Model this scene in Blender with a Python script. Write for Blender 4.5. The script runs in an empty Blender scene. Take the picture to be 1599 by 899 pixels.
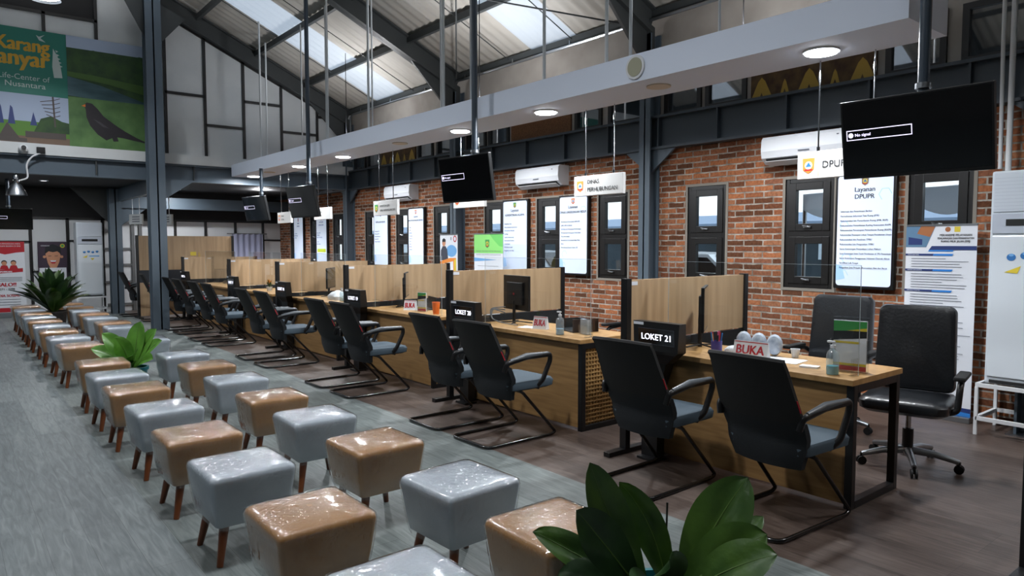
import bpy, bmesh, math, random
from mathutils import Vector, Matrix
PI = math.pi
R = math.radians
C = bpy.context.scene.collection
SC = bpy.context.scene
random.seed(7)

# ------------------------------------------------------------------ camera, world, exposure
cam_d = bpy.data.cameras.new('camera'); cam = bpy.data.objects.new('camera', cam_d); C.objects.link(cam)
cam_d.sensor_width = 36.0; cam_d.lens = 1100.0 / 1599.0 * 36.0; cam_d.clip_end = 200; cam_d.clip_start = 0.05
yaw, pit = R(39.0), R(3.5)
fw = Vector((math.sin(yaw)*math.cos(pit), math.cos(yaw)*math.cos(pit), -math.sin(pit)))
rt = Vector((math.cos(yaw), -math.sin(yaw), 0)); upv = rt.cross(fw)
cam.matrix_world = Matrix(((rt.x, upv.x, -fw.x, 0), (rt.y, upv.y, -fw.y, 0), (rt.z, upv.z, -fw.z, 1.53), (0, 0, 0, 1)))
SC.camera = cam
SC.view_settings.view_transform = 'Standard'; SC.view_settings.look = 'None'
SC.view_settings.gamma = 1.0; SC.view_settings.use_curve_mapping = False
SC.view_settings.exposure = 0.3
cy = SC.cycles
cy.use_denoising = True
try: cy.denoiser = 'OPENIMAGEDENOISE'
except Exception: pass
cy.max_bounces = 7; cy.diffuse_bounces = 3; cy.glossy_bounces = 3; cy.transmission_bounces = 6
cy.transparent_max_bounces = 16; cy.caustics_reflective = False; cy.caustics_refractive = False
cy.sample_clamp_indirect = 4.0; cy.sample_clamp_direct = 0
w = bpy.data.worlds.new('overcast'); SC.world = w; w.use_nodes = True
nt = w.node_tree; bg = nt.nodes['Background']
tc = nt.nodes.new('ShaderNodeTexCoord'); sp = nt.nodes.new('ShaderNodeSeparateXYZ'); rp = nt.nodes.new('ShaderNodeValToRGB')
nt.links.new(tc.outputs['Generated'], sp.inputs[0]); nt.links.new(sp.outputs['Z'], rp.inputs[0]); nt.links.new(rp.outputs[0], bg.inputs[0])
rp.color_ramp.elements[0].color = (0.80, 0.84, 0.90, 1); rp.color_ramp.elements[1].color = (0.62, 0.72, 0.88, 1)
bg.inputs[1].default_value = 2.2
DOWN_W, BAY_W, UP = 42.0, 58.0, 1.15          # watts of the bulkhead downlights and high-bay lamps; share of the added roof uplight

# ------------------------------------------------------------------ materials
def lin(h):
    h = h.lstrip('#'); v = [int(h[i:i+2], 16)/255 for i in (0, 2, 4)]
    return tuple(x/12.92 if x <= .04045 else ((x+.055)/1.055)**2.4 for x in v) + (1,)
MATS = {}
def mat(name, col, rough=.5, metal=0, coat=0, emit=0, spec=.5, bump=None, var=None, trans=0):
    """bump = (scale, strength) ; var = (second colour, scale, stretch xyz)"""
    if name in MATS: return MATS[name]
    m = bpy.data.materials.new(name); m.use_nodes = True; t = m.node_tree; b = t.nodes['Principled BSDF']
    c = lin(col) if isinstance(col, str) else tuple(col) + (1,)
    b.inputs['Base Color'].default_value = c; b.inputs['Roughness'].default_value = rough
    b.inputs['Metallic'].default_value = metal; b.inputs['Coat Weight'].default_value = coat
    b.inputs['Coat Roughness'].default_value = .06; b.inputs['Specular IOR Level'].default_value = spec
    b.inputs['Transmission Weight'].default_value = trans
    if emit: b.inputs['Emission Color'].default_value = c; b.inputs['Emission Strength'].default_value = emit
    co = t.nodes.new('ShaderNodeTexCoord')
    if var:
        mp = t.nodes.new('ShaderNodeMapping'); mp.inputs['Scale'].default_value = var[2] if len(var) > 2 else (1, 1, 1)
        n = t.nodes.new('ShaderNodeTexNoise'); n.inputs['Scale'].default_value = var[1]; n.inputs['Detail'].default_value = 5
        r = t.nodes.new('ShaderNodeValToRGB'); r.color_ramp.elements[0].position = .35; r.color_ramp.elements[1].position = .65
        r.color_ramp.elements[0].color = c; r.color_ramp.elements[1].color = lin(var[0])
        t.links.new(co.outputs['Object'], mp.inputs[0]); t.links.new(mp.outputs[0], n.inputs['Vector'])
        t.links.new(n.outputs['Fac'], r.inputs[0]); t.links.new(r.outputs[0], b.inputs['Base Color'])
    if bump:
        n = t.nodes.new('ShaderNodeTexNoise'); n.inputs['Scale'].default_value = bump[0]; n.inputs['Detail'].default_value = 3
        u = t.nodes.new('ShaderNodeBump'); u.inputs['Strength'].default_value = bump[1]; u.inputs['Distance'].default_value = .02
        t.links.new(co.outputs['Object'], n.inputs['Vector']); t.links.new(n.outputs['Fac'], u.inputs['Height'])
        t.links.new(u.outputs[0], b.inputs['Normal']); t.links.new(u.outputs[0], b.inputs['Coat Normal'])
    MATS[name] = m
    return m
def clear(name, tint=(1, 1, 1), refl=.05, rough=.02, bump=0, base=0):
    """clear film / pane: transparent with a fresnel-weighted gloss (base adds a milky diffuse share)"""
    if name in MATS: return MATS[name]
    m = bpy.data.materials.new(name); m.use_nodes = True; t = m.node_tree; t.nodes.remove(t.nodes['Principled BSDF'])
    o = t.nodes['Material Output']; tr = t.nodes.new('ShaderNodeBsdfTransparent'); gl = t.nodes.new('ShaderNodeBsdfGlossy')
    tr.inputs[0].default_value = tuple(tint) + (1,); gl.inputs['Roughness'].default_value = rough
    ge = t.nodes.new('ShaderNodeNewGeometry'); dt = t.nodes.new('ShaderNodeVectorMath'); dt.operation = 'DOT_PRODUCT'
    t.links.new(ge.outputs['Incoming'], dt.inputs[0]); t.links.new(ge.outputs['Normal'], dt.inputs[1])
    def mm(op, a, b):
        q_ = t.nodes.new('ShaderNodeMath'); q_.operation = op; q_.use_clamp = op == 'MULTIPLY_ADD'
        for i_, v_ in enumerate((a, b)):
            if isinstance(v_, (int, float)): q_.inputs[i_].default_value = v_
            else: t.links.new(v_, q_.inputs[i_])
        return q_
    sc_ = mm('MULTIPLY_ADD', mm('POWER', mm('SUBTRACT', 1.0, mm('ABSOLUTE', dt.outputs['Value'], 0).outputs[0]).outputs[0], 5.0).outputs[0], .95)
    sc_.inputs[2].default_value = .04 + refl
    mx = t.nodes.new('ShaderNodeMixShader'); t.links.new(sc_.outputs[0], mx.inputs[0])
    last = tr
    if base:
        df = t.nodes.new('ShaderNodeBsdfDiffuse'); df.inputs[0].default_value = (.8, .85, .9, 1)
        m2 = t.nodes.new('ShaderNodeMixShader'); m2.inputs[0].default_value = base
        t.links.new(tr.outputs[0], m2.inputs[1]); t.links.new(df.outputs[0], m2.inputs[2]); last = m2
    t.links.new(last.outputs[0], mx.inputs[1]); t.links.new(gl.outputs[0], mx.inputs[2]); t.links.new(mx.outputs[0], o.inputs[0])
    if bump:
        co = t.nodes.new('ShaderNodeTexCoord'); mp = t.nodes.new('ShaderNodeMapping'); mp.inputs['Scale'].default_value = (1, 1, .45)
        n = t.nodes.new('ShaderNodeTexNoise'); n.inputs['Scale'].default_value = 22; n.inputs['Detail'].default_value = 2
        n.inputs['Distortion'].default_value = 1.5
        u = t.nodes.new('ShaderNodeBump'); u.inputs['Strength'].default_value = bump; u.inputs['Distance'].default_value = .02
        t.links.new(co.outputs['Object'], mp.inputs[0]); t.links.new(mp.outputs[0], n.inputs['Vector']); t.links.new(n.outputs['Fac'], u.inputs['Height'])
        t.links.new(u.outputs[0], gl.inputs['Normal'])
    MATS[name] = m
    return m
def brick_mat():
    m = bpy.data.materials.new('brick'); m.use_nodes = True; t = m.node_tree; b = t.nodes['Principled BSDF']; L = t.links.new
    g = t.nodes.new('ShaderNodeNewGeometry'); s = t.nodes.new('ShaderNodeSeparateXYZ'); L(g.outputs['Position'], s.inputs[0])
    nz = t.nodes.new('ShaderNodeTexNoise'); nz.inputs['Scale'].default_value = 9; nz.inputs['Detail'].default_value = 4; L(g.outputs['Position'], nz.inputs['Vector'])
    def mth(op, a, bb):
        x = t.nodes.new('ShaderNodeMath'); x.operation = op
        for i, v in enumerate((a, bb)):
            if isinstance(v, (int, float)): x.inputs[i].default_value = v
            else: L(v, x.inputs[i])
        return x.outputs[0]
    ad = mth('ADD', s.outputs['Y'], s.outputs['X'])
    wob = mth('MULTIPLY', mth('SUBTRACT', nz.outputs['Fac'], .5), .02)
    cb = t.nodes.new('ShaderNodeCombineXYZ'); L(mth('ADD', ad, wob), cb.inputs[0]); L(mth('ADD', s.outputs['Z'], wob), cb.inputs[1])
    bt = t.nodes.new('ShaderNodeTexBrick'); L(cb.outputs[0], bt.inputs['Vector']); bt.inputs['Scale'].default_value = 1
    bt.inputs['Brick Width'].default_value = .235; bt.inputs['Row Height'].default_value = .066; bt.inputs['Mortar Size'].default_value = .0085
    bt.inputs['Mortar Smooth'].default_value = .25; bt.inputs['Bias'].default_value = -.1
    bt.inputs['Color1'].default_value = (0, 0, 0, 1); bt.inputs['Color2'].default_value = (1, 1, 1, 1)
    bt.inputs['Mortar'].default_value = (.5, .5, .5, 1)
    r = t.nodes.new('ShaderNodeValToRGB'); e = r.color_ramp.elements
    e[0].position = 0; e[0].color = lin('#68432f'); e[1].position = 1; e[1].color = lin('#c98a60')
    for p, c in ((.3, '#87533a'), (.55, '#b5734d'), (.8, '#94624a')): q = e.new(p); q.color = lin(c)
    L(bt.outputs['Color'], r.inputs[0])
    n2 = t.nodes.new('ShaderNodeTexNoise'); n2.inputs['Scale'].default_value = 35; n2.inputs['Detail'].default_value = 6; L(g.outputs['Position'], n2.inputs['Vector'])
    m1 = t.nodes.new('ShaderNodeMix'); m1.data_type = 'RGBA'; m1.blend_type = 'MULTIPLY'; m1.inputs[0].default_value = .7
    r2 = t.nodes.new('ShaderNodeValToRGB'); r2.color_ramp.elements[0].position = .3; r2.color_ramp.elements[0].color = (.45, .42, .4, 1); r2.color_ramp.elements[1].position = .6
    L(n2.outputs['Fac'], r2.inputs[0]); L(r.outputs[0], m1.inputs[6]); L(r2.outputs[0], m1.inputs[7])
    mo = t.nodes.new('ShaderNodeValToRGB'); mo.color_ramp.elements[0].color = lin('#7a7268'); mo.color_ramp.elements[1].color = lin('#bdb6ab'); L(nz.outputs['Fac'], mo.inputs[0])
    mo.color_ramp.elements[0].position = .35; mo.color_ramp.elements[1].position = .65
    m2 = t.nodes.new('ShaderNodeMix'); m2.data_type = 'RGBA'; L(bt.outputs['Fac'], m2.inputs[0]); L(m1.outputs[2], m2.inputs[6]); L(mo.outputs[0], m2.inputs[7])
    L(m2.outputs[2], b.inputs['Base Color']); b.inputs['Roughness'].default_value = .9; b.inputs['Specular IOR Level'].default_value = .2
    hh = mth('ADD', mth('MULTIPLY', bt.outputs['Fac'], -1.0), mth('MULTIPLY', n2.outputs['Fac'], .5))
    u = t.nodes.new('ShaderNodeBump'); u.inputs['Distance'].default_value = .012; u.inputs['Strength'].default_value = .8; L(hh, u.inputs['Height']); L(u.outputs[0], b.inputs['Normal'])
    return m
def plank_mat(name, c1, c2, c3, pw, pl, rough, swap=False):
    m = bpy.data.materials.new(name); m.use_nodes = True; t = m.node_tree; b = t.nodes['Principled BSDF']; L = t.links.new
    g = t.nodes.new('ShaderNodeNewGeometry'); s = t.nodes.new('ShaderNodeSeparateXYZ'); L(g.outputs['Position'], s.inputs[0])
    cb = t.nodes.new('ShaderNodeCombineXYZ'); L(s.outputs['X' if swap else 'Y'], cb.inputs[0]); L(s.outputs['Y' if swap else 'X'], cb.inputs[1])
    bt = t.nodes.new('ShaderNodeTexBrick'); L(cb.outputs[0], bt.inputs['Vector']); bt.inputs['Scale'].default_value = 1
    bt.inputs['Brick Width'].default_value = pl; bt.inputs['Row Height'].default_value = pw; bt.inputs['Mortar Size'].default_value = .0012
    bt.inputs['Color1'].default_value = (0, 0, 0, 1); bt.inputs['Color2'].default_value = (1, 1, 1, 1); bt.inputs['Mortar'].default_value = (.3, .3, .3, 1); bt.offset_frequency = 3; bt.offset = .37
    mp = t.nodes.new('ShaderNodeMapping'); mp.inputs['Scale'].default_value = (1.6, 14, 1); L(cb.outputs[0], mp.inputs[0])
    n = t.nodes.new('ShaderNodeTexNoise'); n.inputs['Scale'].default_value = 2.2; n.inputs['Detail'].default_value = 7; n.inputs['Distortion'].default_value = 1.2; L(mp.outputs[0], n.inputs['Vector'])
    a = t.nodes.new('ShaderNodeMath'); a.operation = 'MULTIPLY_ADD'; L(bt.outputs['Color'], a.inputs[0]); a.inputs[1].default_value = .22; L(n.outputs['Fac'], a.inputs[2])
    r = t.nodes.new('ShaderNodeValToRGB'); e = r.color_ramp.elements; e[0].position = .38; e[0].color = lin(c1); e[1].position = .85; e[1].color = lin(c3)
    q = e.new(.6); q.color = lin(c2); L(a.outputs[0], r.inputs[0])
    mx = t.nodes.new('ShaderNodeMix'); mx.data_type = 'RGBA'; mx.blend_type = 'MULTIPLY'; mx.inputs[7].default_value = (.45, .45, .45, 1)
    L(bt.outputs['Fac'], mx.inputs[0]); L(r.outputs[0], mx.inputs[6]); L(mx.outputs[2], b.inputs['Base Color'])
    b.inputs['Roughness'].default_value = rough
    u = t.nodes.new('ShaderNodeBump'); u.inputs['Strength'].default_value = .12; u.inputs['Distance'].default_value = .01; L(n.outputs['Fac'], u.inputs['Height']); L(u.outputs[0], b.inputs['Normal'])
    return m
def sky_panel_mat(name='translucent_sheet', tc_=(.38, .41, .43, 1), f=.45):
    m = bpy.data.materials.new(name); m.use_nodes = True; t = m.node_tree; t.nodes.remove(t.nodes['Principled BSDF'])
    a = t.nodes.new('ShaderNodeBsdfTranslucent'); a.inputs[0].default_value = tc_
    d = t.nodes.new('ShaderNodeBsdfDiffuse'); d.inputs[0].default_value = (.6, .62, .62, 1)
    x = t.nodes.new('ShaderNodeMixShader'); x.inputs[0].default_value = f
    t.links.new(a.outputs[0], x.inputs[1]); t.links.new(d.outputs[0], x.inputs[2]); t.links.new(x.outputs[0], t.nodes['Material Output'].inputs[0])
    return m

M_brick = brick_mat()
M_floor = plank_mat('grey_planks', '#5a6161', '#6a7271', '#7d8583', .18, 1.2, .42)
M_floor3 = plank_mat('cool_grey_planks', '#454d50', '#586163', '#6e7677', .18, 1.2, .45)
M_floor2 = plank_mat('brown_planks', '#40352f', '#51453f', '#62564f', .18, 1.2, .40)
M_wood = mat('oak_laminate', '#ad8858', .45, var=('#9a7648', 3, (6, 6, 1)), bump=(40, .03))
M_woodp = mat('pale_oak_panel', '#b99c79', .5, var=('#a68a69', 2.2, (9, 9, .5)))
M_woodd = mat('oak_front', '#a17e50', .5, var=('#8a6940', 3, (1, .8, 10)))
M_steel = mat('blue_grey_steel', '#55626d', .45, metal=0, bump=(30, .02))
M_beam = mat('shaded_blue_grey_steel', '#3c464f', .45, bump=(30, .02))  # column steel darkened: the beam's lack of light is put into the colour
M_rafter = mat('dark_grey_steel', '#3b3f40', .5)
M_black = mat('black_metal', '#101113', .38)
M_blackm = mat('matt_black', '#0c0d0f', .7)
M_frame = mat('black_window_frame', '#1b1a1a', .35)
M_white = mat('white_paint', '#d9dcdf', .5)
M_whitep = mat('white_panel', '#c9cdce', .55, var=('#bfc4c6', 2))
M_bulk = mat('gypsum_daylight_tint', '#dce6f6', .6)  # white tinted bluish: cool daylight on the face put into the colour
M_plaster = mat('stained_plaster', '#a6a19a', .9, var=('#8d8780', 1.5), bump=(12, .1))
M_roof = mat('roof_sheet', '#b3b0a9', .6, var=('#a19d95', .9, (1, 2, 1)))
M_sky = sky_panel_mat()
M_glass = clear('window_glass', (.82, .86, .86), .03)
M_glass2 = clear('reflective_glass', (.5, .53, .55), .32)
M_acry = clear('clear_acrylic', (.97, .98, .98), .0, .01)
M_acryw = clear('frosted_acrylic', (.9, .92, .93), .02, .1, base=.35)
M_wrap = clear('plastic_wrap', (.97, .97, .97), .05, .04, bump=.7, base=.02)
M_chrome = mat('chrome', '#b9bcc0', .18, metal=1)
M_alu = mat('aluminium', '#9ea3a8', .35, metal=1)
M_led = mat('led_white', '#f2f3ff', .5, emit=1.5)
M_lens = mat('lamp_lens', '#f4f8ff', .5, emit=25)
M_off = mat('lamp_cover_off', '#cfc4b2', .5)
M_ink = mat('ink_black', '#15171c', .6)
M_ink2 = mat('ink_grey', '#5a606c', .6)
M_red = mat('print_red', '#b3202c', .5)
M_paper = mat('paper_white', '#dfe3ea', .6)
M_lcd = mat('backlit_white', '#d3dff2', .3, emit=.36)
M_lcdb = mat('backlit_pale_blue', '#a9cdf5', .3, emit=.35)
M_screen = mat('tv_screen', '#07080b', .12, coat=.5)
M_osd = mat('tv_osd_white', '#e6e0ff', .5, emit=1.1)
M_green = mat('leaf_green', '#2c4a1c', .36, coat=.12, var=('#456424', 5), bump=(14, .15))
M_green2 = mat('leaf_dark', '#1c331a', .38, coat=.1, var=('#2a4721', 7))
M_rib = mat('leaf_midrib', '#4f6b2c', .5)
M_soil = mat('soil', '#2a211a', .95, bump=(60, .6))
M_mesh = mat('chair_mesh_black', '#060708', .75, bump=(300, .15))
M_fab = mat('chair_fabric', '#0f151a', .85, bump=(260, .15))
M_seat = mat('seat_fabric', '#3a4954', .8, bump=(260, .15))
M_leather = mat('black_leather', '#13161a', .36, coat=.25, bump=(45, .08))
M_leg = mat('stool_leg_wood', '#5c2f18', .35, var=('#71401f', 8, (1, 1, .2)))

# ------------------------------------------------------------------ mesh builder
class MB:
    def __init__(s): s.v = []; s.f = []; s.m = []; s.mats = []; s.sm = []
    def mi(s, m):
        if m not in s.mats: s.mats.append(m)
        return s.mats.index(m)
    def add(s, verts, faces, m, smooth=False, M=None):
        o = len(s.v); k = s.mi(m)
        s.v += [tuple(M @ Vector(p)) if M else tuple(p) for p in verts]
        for f in faces: s.f.append(tuple(i+o for i in f)); s.m.append(k); s.sm.append(smooth)
    def box(s, a, b, m, bev=0, M=None):
        a, b = [min(p, q) for p, q in zip(a, b)], [max(p, q) for p, q in zip(a, b)]
        if bev:
            bm = bmesh.new(); bmesh.ops.create_cube(bm, size=1)
            for v in bm.verts: v.co = Vector([(a[i]+b[i])/2 + v.co[i]*(b[i]-a[i]) for i in range(3)])
            bmesh.ops.bevel(bm, geom=bm.edges[:], offset=bev, segments=2, affect='EDGES', profile=.6)
            bm.verts.index_update(); s.add([v.co[:] for v in bm.verts], [[v.index for v in f.verts] for f in bm.faces], m, False, M); bm.free(); return
        x0, y0, z0 = a; x1, y1, z1 = b
        s.add([(x0,y0,z0),(x1,y0,z0),(x1,y1,z0),(x0,y1,z0),(x0,y0,z1),(x1,y0,z1),(x1,y1,z1),(x0,y1,z1)],
              [(0,3,2,1),(4,5,6,7),(0,1,5,4),(1,2,6,5),(2,3,7,6),(3,0,4,7)], m, False, M)
    def tube(s, pts, r, m, n=8, flat=1, cap=True):
        pts = [Vector(p) for p in pts]; rings = []; last = None
        for i, p in enumerate(pts):
            d = (pts[min(i+1, len(pts)-1)] - pts[max(i-1, 0)]).normalized()
            if last is None:
                a = Vector((0, 0, 1)) if abs(d.z) < .9 else Vector((1, 0, 0)); u = d.cross(a).normalized()
            else: u = (last - d*last.dot(d)).normalized()
            last = u; vv = d.cross(u); rr = r[i] if isinstance(r, (list, tuple)) else r
            rings.append([p + u*math.cos(2*PI*k/n)*rr + vv*math.sin(2*PI*k/n)*rr*flat for k in range(n)])
        V = [q for g in rings for q in g]; F = []
        for i in range(len(rings)-1):
            for k in range(n): F.append((i*n+k, i*n+(k+1) % n, (i+1)*n+(k+1) % n, (i+1)*n+k))
        if cap: F.append(tuple(range(n-1, -1, -1))); F.append(tuple((len(rings)-1)*n+k for k in range(n)))
        s.add(V, F, m, True)
    def loft(s, loops, m, cap=True, smooth=True, M=None):
        n = len(loops[0]); V = [q for g in loops for q in g]; F = []
        for i in range(len(loops)-1):
            for k in range(n): F.append((i*n+k, i*n+(k+1) % n, (i+1)*n+(k+1) % n, (i+1)*n+k))
        if cap: F.append(tuple(range(n-1, -1, -1))); F.append(tuple((len(loops)-1)*n+k for k in range(n)))
        s.add(V, F, m, smooth, M)
    def lathe(s, prof, m, c=(0, 0, 0), n=20, cap=True):
        s.loft([[(c[0]+r*math.cos(2*PI*k/n), c[1]+r*math.sin(2*PI*k/n), c[2]+z) for k in range(n)] for r, z in prof], m, cap)
    def prism(s, pts, ext, m, smooth=False):
        """closed outline of 3-D points extruded by vector ext"""
        n = len(pts); e = Vector(ext); V = [Vector(p) for p in pts] + [Vector(p)+e for p in pts]
        F = [tuple(range(n)), tuple(range(2*n-1, n-1, -1))] + [(i, i+n, (i+1) % n+n, (i+1) % n) for i in range(n)]
        s.add(V, F, m, smooth)
    def grid(s, fn, nu, nv, m, smooth=True):
        V = [fn(i/(nu-1), j/(nv-1)) for j in range(nv) for i in range(nu)]
        s.add(V, [(j*nu+i, j*nu+i+1, (j+1)*nu+i+1, (j+1)*nu+i) for j in range(nv-1) for i in range(nu-1)], m, smooth)
    def build(s, name, parent=None, **kw):
        me = bpy.data.meshes.new(name); me.from_pydata(s.v, [], s.f); me.update()
        for m in s.mats: me.materials.append(m)
        me.polygons.foreach_set('material_index', s.m); me.polygons.foreach_set('use_smooth', s.sm)
        bm = bmesh.new(); bm.from_mesh(me); bmesh.ops.recalc_face_normals(bm, faces=bm.faces)
        bm.to_mesh(me); bm.free()
        if any(s.sm):
            try: me.set_sharp_from_angle(angle=R(50))
            except Exception: pass
        o = bpy.data.objects.new(name, me); C.objects.link(o)
        if parent: o.parent = parent
        for k, v in kw.items(): o[k] = v
        return o
TXT = {}
def text_geo(t):
    if t in TXT: return TXT[t]
    c = bpy.data.curves.new('t', 'FONT'); c.body = t; c.size = 1; c.resolution_u = 3
    o = bpy.data.objects.new('t', c); C.objects.link(o); bpy.context.view_layer.update()
    me = bpy.data.meshes.new_from_object(o); V = [v.co.copy() for v in me.vertices]; F = [tuple(p.vertices) for p in me.polygons]
    bpy.data.objects.remove(o); bpy.data.curves.remove(c); bpy.data.meshes.remove(me)
    xs = [v.x for v in V] or [0, 1]
    TXT[t] = (V, F, min(xs), max(xs)); return TXT[t]
class Art:
    """flat print on a plane: origin, u (right), v (up), n (towards viewer)"""
    def __init__(s, mb, O, u, v, n): s.mb = mb; s.O = Vector(O); s.u = Vector(u); s.v = Vector(v); s.n = Vector(n); s.k = 0
    def P(s, a, b, off): return s.O + s.u*a + s.v*b + s.n*off
    def off(s): s.k += 1; return .0012 + s.k*.00012
    def poly(s, pts, m, off=None):
        o = off or s.off(); s.mb.add([s.P(a, b, o) for a, b in pts], [tuple(range(len(pts)))], m)
    def rect(s, a0, b0, a1, b1, m): s.poly([(a0, b0), (a1, b0), (a1, b1), (a0, b1)], m)
    def disc(s, a, b, r, m, ry=None, n=20): s.poly([(a+r*math.cos(2*PI*k/n), b+(ry or r)*math.sin(2*PI*k/n)) for k in range(n)], m)
    def line(s, p, q, wd, m):
        d = Vector((q[0]-p[0], q[1]-p[1])).normalized()*wd/2; x = (-d.y, d.x)
        s.poly([(p[0]+x[0], p[1]+x[1]), (p[0]-x[0], p[1]-x[1]), (q[0]-x[0], q[1]-x[1]), (q[0]+x[0], q[1]+x[1])], m)
    def text(s, t, a, b, size, m, align='c', width=None, bold=0, slant=0):
        V, F, x0, x1 = text_geo(t); w_ = (x1-x0)*size; sx = size if not width else width/(x1-x0)
        w_ = (x1-x0)*sx; a0 = a - w_/2 if align == 'c' else a
        for d in ([0] if not bold else [-bold, 0, bold]):
            o = s.off(); s.mb.add([s.P(a0+(v.x-x0)*sx+d, b+v.y*size+d*.3, o) for v in V], F, m)
def thing(name, label, cat, loc=(0, 0, 0), rz=0, group=None):
    o = bpy.data.objects.new(name, None); C.objects.link(o); o.location = loc; o.rotation_euler = (0, 0, rz); o.empty_display_size = .1
    o['label'] = label; o['category'] = cat
    if group: o['group'] = group
    return o
def tag(o, label, cat, group=None):
    o['label'] = label; o['category'] = cat
    if group: o['group'] = group
    return o
def dup(root, loc, rz=0, label=None, group=None):
    r = root.copy(); C.objects.link(r); r.location = loc; r.rotation_euler = (0, 0, rz)
    if label: r['label'] = label
    if group: r['group'] = group
    for ch in list(root.children):
        c = ch.copy(); C.objects.link(c); c.parent = r
        for g in list(ch.children):
            d = g.copy(); C.objects.link(d); d.parent = c
    return r
def S(mb, name): return mb.build(name, kind='structure')
def fillet(pts, r, n=5):
    pts = [Vector(p) for p in pts]; out = [pts[0]]
    for i in range(1, len(pts)-1):
        a, b, c = pts[i-1], pts[i], pts[i+1]; d1 = (a-b); d2 = (c-b); q = min(r, d1.length*.45, d2.length*.45)
        p = b + d1.normalized()*q; e = b + d2.normalized()*q
        for k in range(n+1): t = k/n; out.append(p*(1-t)**2 + b*2*t*(1-t) + e*t*t)
    out.append(pts[-1]); return out
def area(name, loc, r, watts, col=(1, .97, .93), parent=None, rot=(0, 0, 0), spread=None):
    d = bpy.data.lights.new(name, 'AREA'); d.shape = 'DISK'; d.size = 2*r; d.energy = watts; d.color = col
    if spread: d.spread = R(spread)
    o = bpy.data.objects.new(name, d); C.objects.link(o); o.location = loc; o.rotation_euler = rot
    if parent: o.parent = parent
    return o
TR = [0]
def trim(mb): TR[0] += 1; return S(mb, 'trim_%d' % TR[0])
UY, UZ, NX = (0, -1, 0), (0, 0, 1), (-1, 0, 0)       # art axes on the brick wall (seen looking +X)

# ------------------------------------------------------------------ room shell
XW, YG, YB = 7.0, 14.2, 18.4           # brick wall, gable plane, far back wall
YN, XL = -4.2, -7.0
m = MB(); m.box((XL, YN, -.08), (.895, YB+.2, 0), M_floor3); m.box((.895, YN, -.08), (3.15, YB+.2, 0), M_floor); m.box((3.15, YN, -.08), (XW+.15, YB+.2, 0), M_floor2); S(m, 'floor')
# window centres along the brick wall
WY = [-.5, .9, 2.53, 3.76, 5.02, 6.50, 7.78, 9.09, 10.63, 12.0, 13.3, 14.87, 16.15, 17.4]
WZ0, WZ1, WHW = 1.08, 2.22, .265
m = MB()
m.box((XW, YN, 0), (XW+.16, YB+.2, WZ0), M_brick); m.box((XW, YN, WZ1), (XW+.16, YB+.2, 2.9), M_brick)
prev = YN
for y in WY: m.box((XW, prev, WZ0), (XW+.16, y-WHW, WZ1), M_brick); prev = y+WHW
m.box((XW, prev, WZ0), (XW+.16, YB+.2, WZ1), M_brick)
S(m, 'wall_right')
# clerestory wall above the steel beam
CZ0, CZ1 = 3.12, 3.62
CL = []      # (y0, y1, kind)
for yf in (-2.6, 1.6, 5.8, 10.0, 14.2):
    CL += [(yf+.14, yf+.80, 'w'), (yf+.92, yf+1.44, 'w'), (yf+1.52, yf+2.86, 'p'), (yf+2.92, yf+3.46, 'w'), (yf+3.52, yf+4.06, 'w')]
CL = [c for c in CL if c[1] < YB]
m = MB(); m.box((XW+.02, YN, 2.9), (XW+.16, YB+.2, CZ0), M_plaster); m.box((XW+.02, YN, CZ1), (XW+.16, YB+.2, 4.55), M_plaster)
prev = YN
for a, b, k in CL: m.box((XW+.02, prev, CZ0), (XW+.16, a, CZ1), M_plaster); prev = b
m.box((XW+.02, prev, CZ0), (XW+.16, YB+.2, CZ1), M_plaster); S(m, 'wall_right_upper')
M_dplas = mat('low_bounce_paint', '#6d6c6a', .9)  # unseen walls darkened to cut the light they bounce
m = MB(); m.box((XL-.15, YN, 0), (XL, YB+.2, 4.5), M_dplas); S(m, 'wall_left')
m = MB(); m.box((XL, YN-.15, 0), (XW+.16, YN, 8.0), M_dplas); S(m, 'wall_back')
# gable wall above the rear bay: white boards in dark frames, flat black panel painted in for the dark void above
def roofz(x): return 4.42 + .46*(XW-abs(x))
m = MB()
m.prism([(XL, YG, 3.2), (XW, YG, 3.2), (XW, YG, 4.4), (2.25, YG, roofz(2.25)-.1), (2.25, YG, 5.38), (XL, YG, 5.38)], (0, .1, 0), M_whitep)
m.prism([(XL, YG+.02, 4.3), (XL, YG+.02, 5.38), (2.25, YG+.02, 5.38), (2.25, YG+.02, roofz(2.25)-.1), (0, YG+.02, roofz(0)-.05)], (0, .1, 0), M_blackm)
S(m, 'wall_far_gable')
m = MB()
def bat(x0, z0, x1, z1): m.box((x0, YG-.03, z0), (x1, YG+.005, z1), M_frame)
for x, z1 in ((.0, 5.4), (.90-1.0, 5.4), (1.47, 5.4), (2.23, 6.5), (3.31, 6.1), (4.0, 5.8), (4.72, 5.45), (5.47, 5.1), (6.23, 4.75)): bat(x-.025, 3.2, x+.025, min(z1, roofz(x)-.05))
for x0, x1, z in ((3.3, 4.0, 4.33), (4.0, 4.72, 3.80), (4.72, 5.47, 4.33), (5.47, 6.23, 3.82), (6.23, 7, 4.2), (-1, 2.25, 5.38)): bat(x0, z-.025, x1, z+.025)
for x0, x1 in ((2.25, 7.0),):                                   # sloping top frame
    m.prism([(x0, YG-.03, roofz(x0)-.42), (x1, YG-.03, roofz(x1)-.42), (x1, YG-.03, roofz(x1)-.34), (x0, YG-.03, roofz(x0)-.34)], (0, .03, 0), M_frame)
trim(m)
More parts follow.
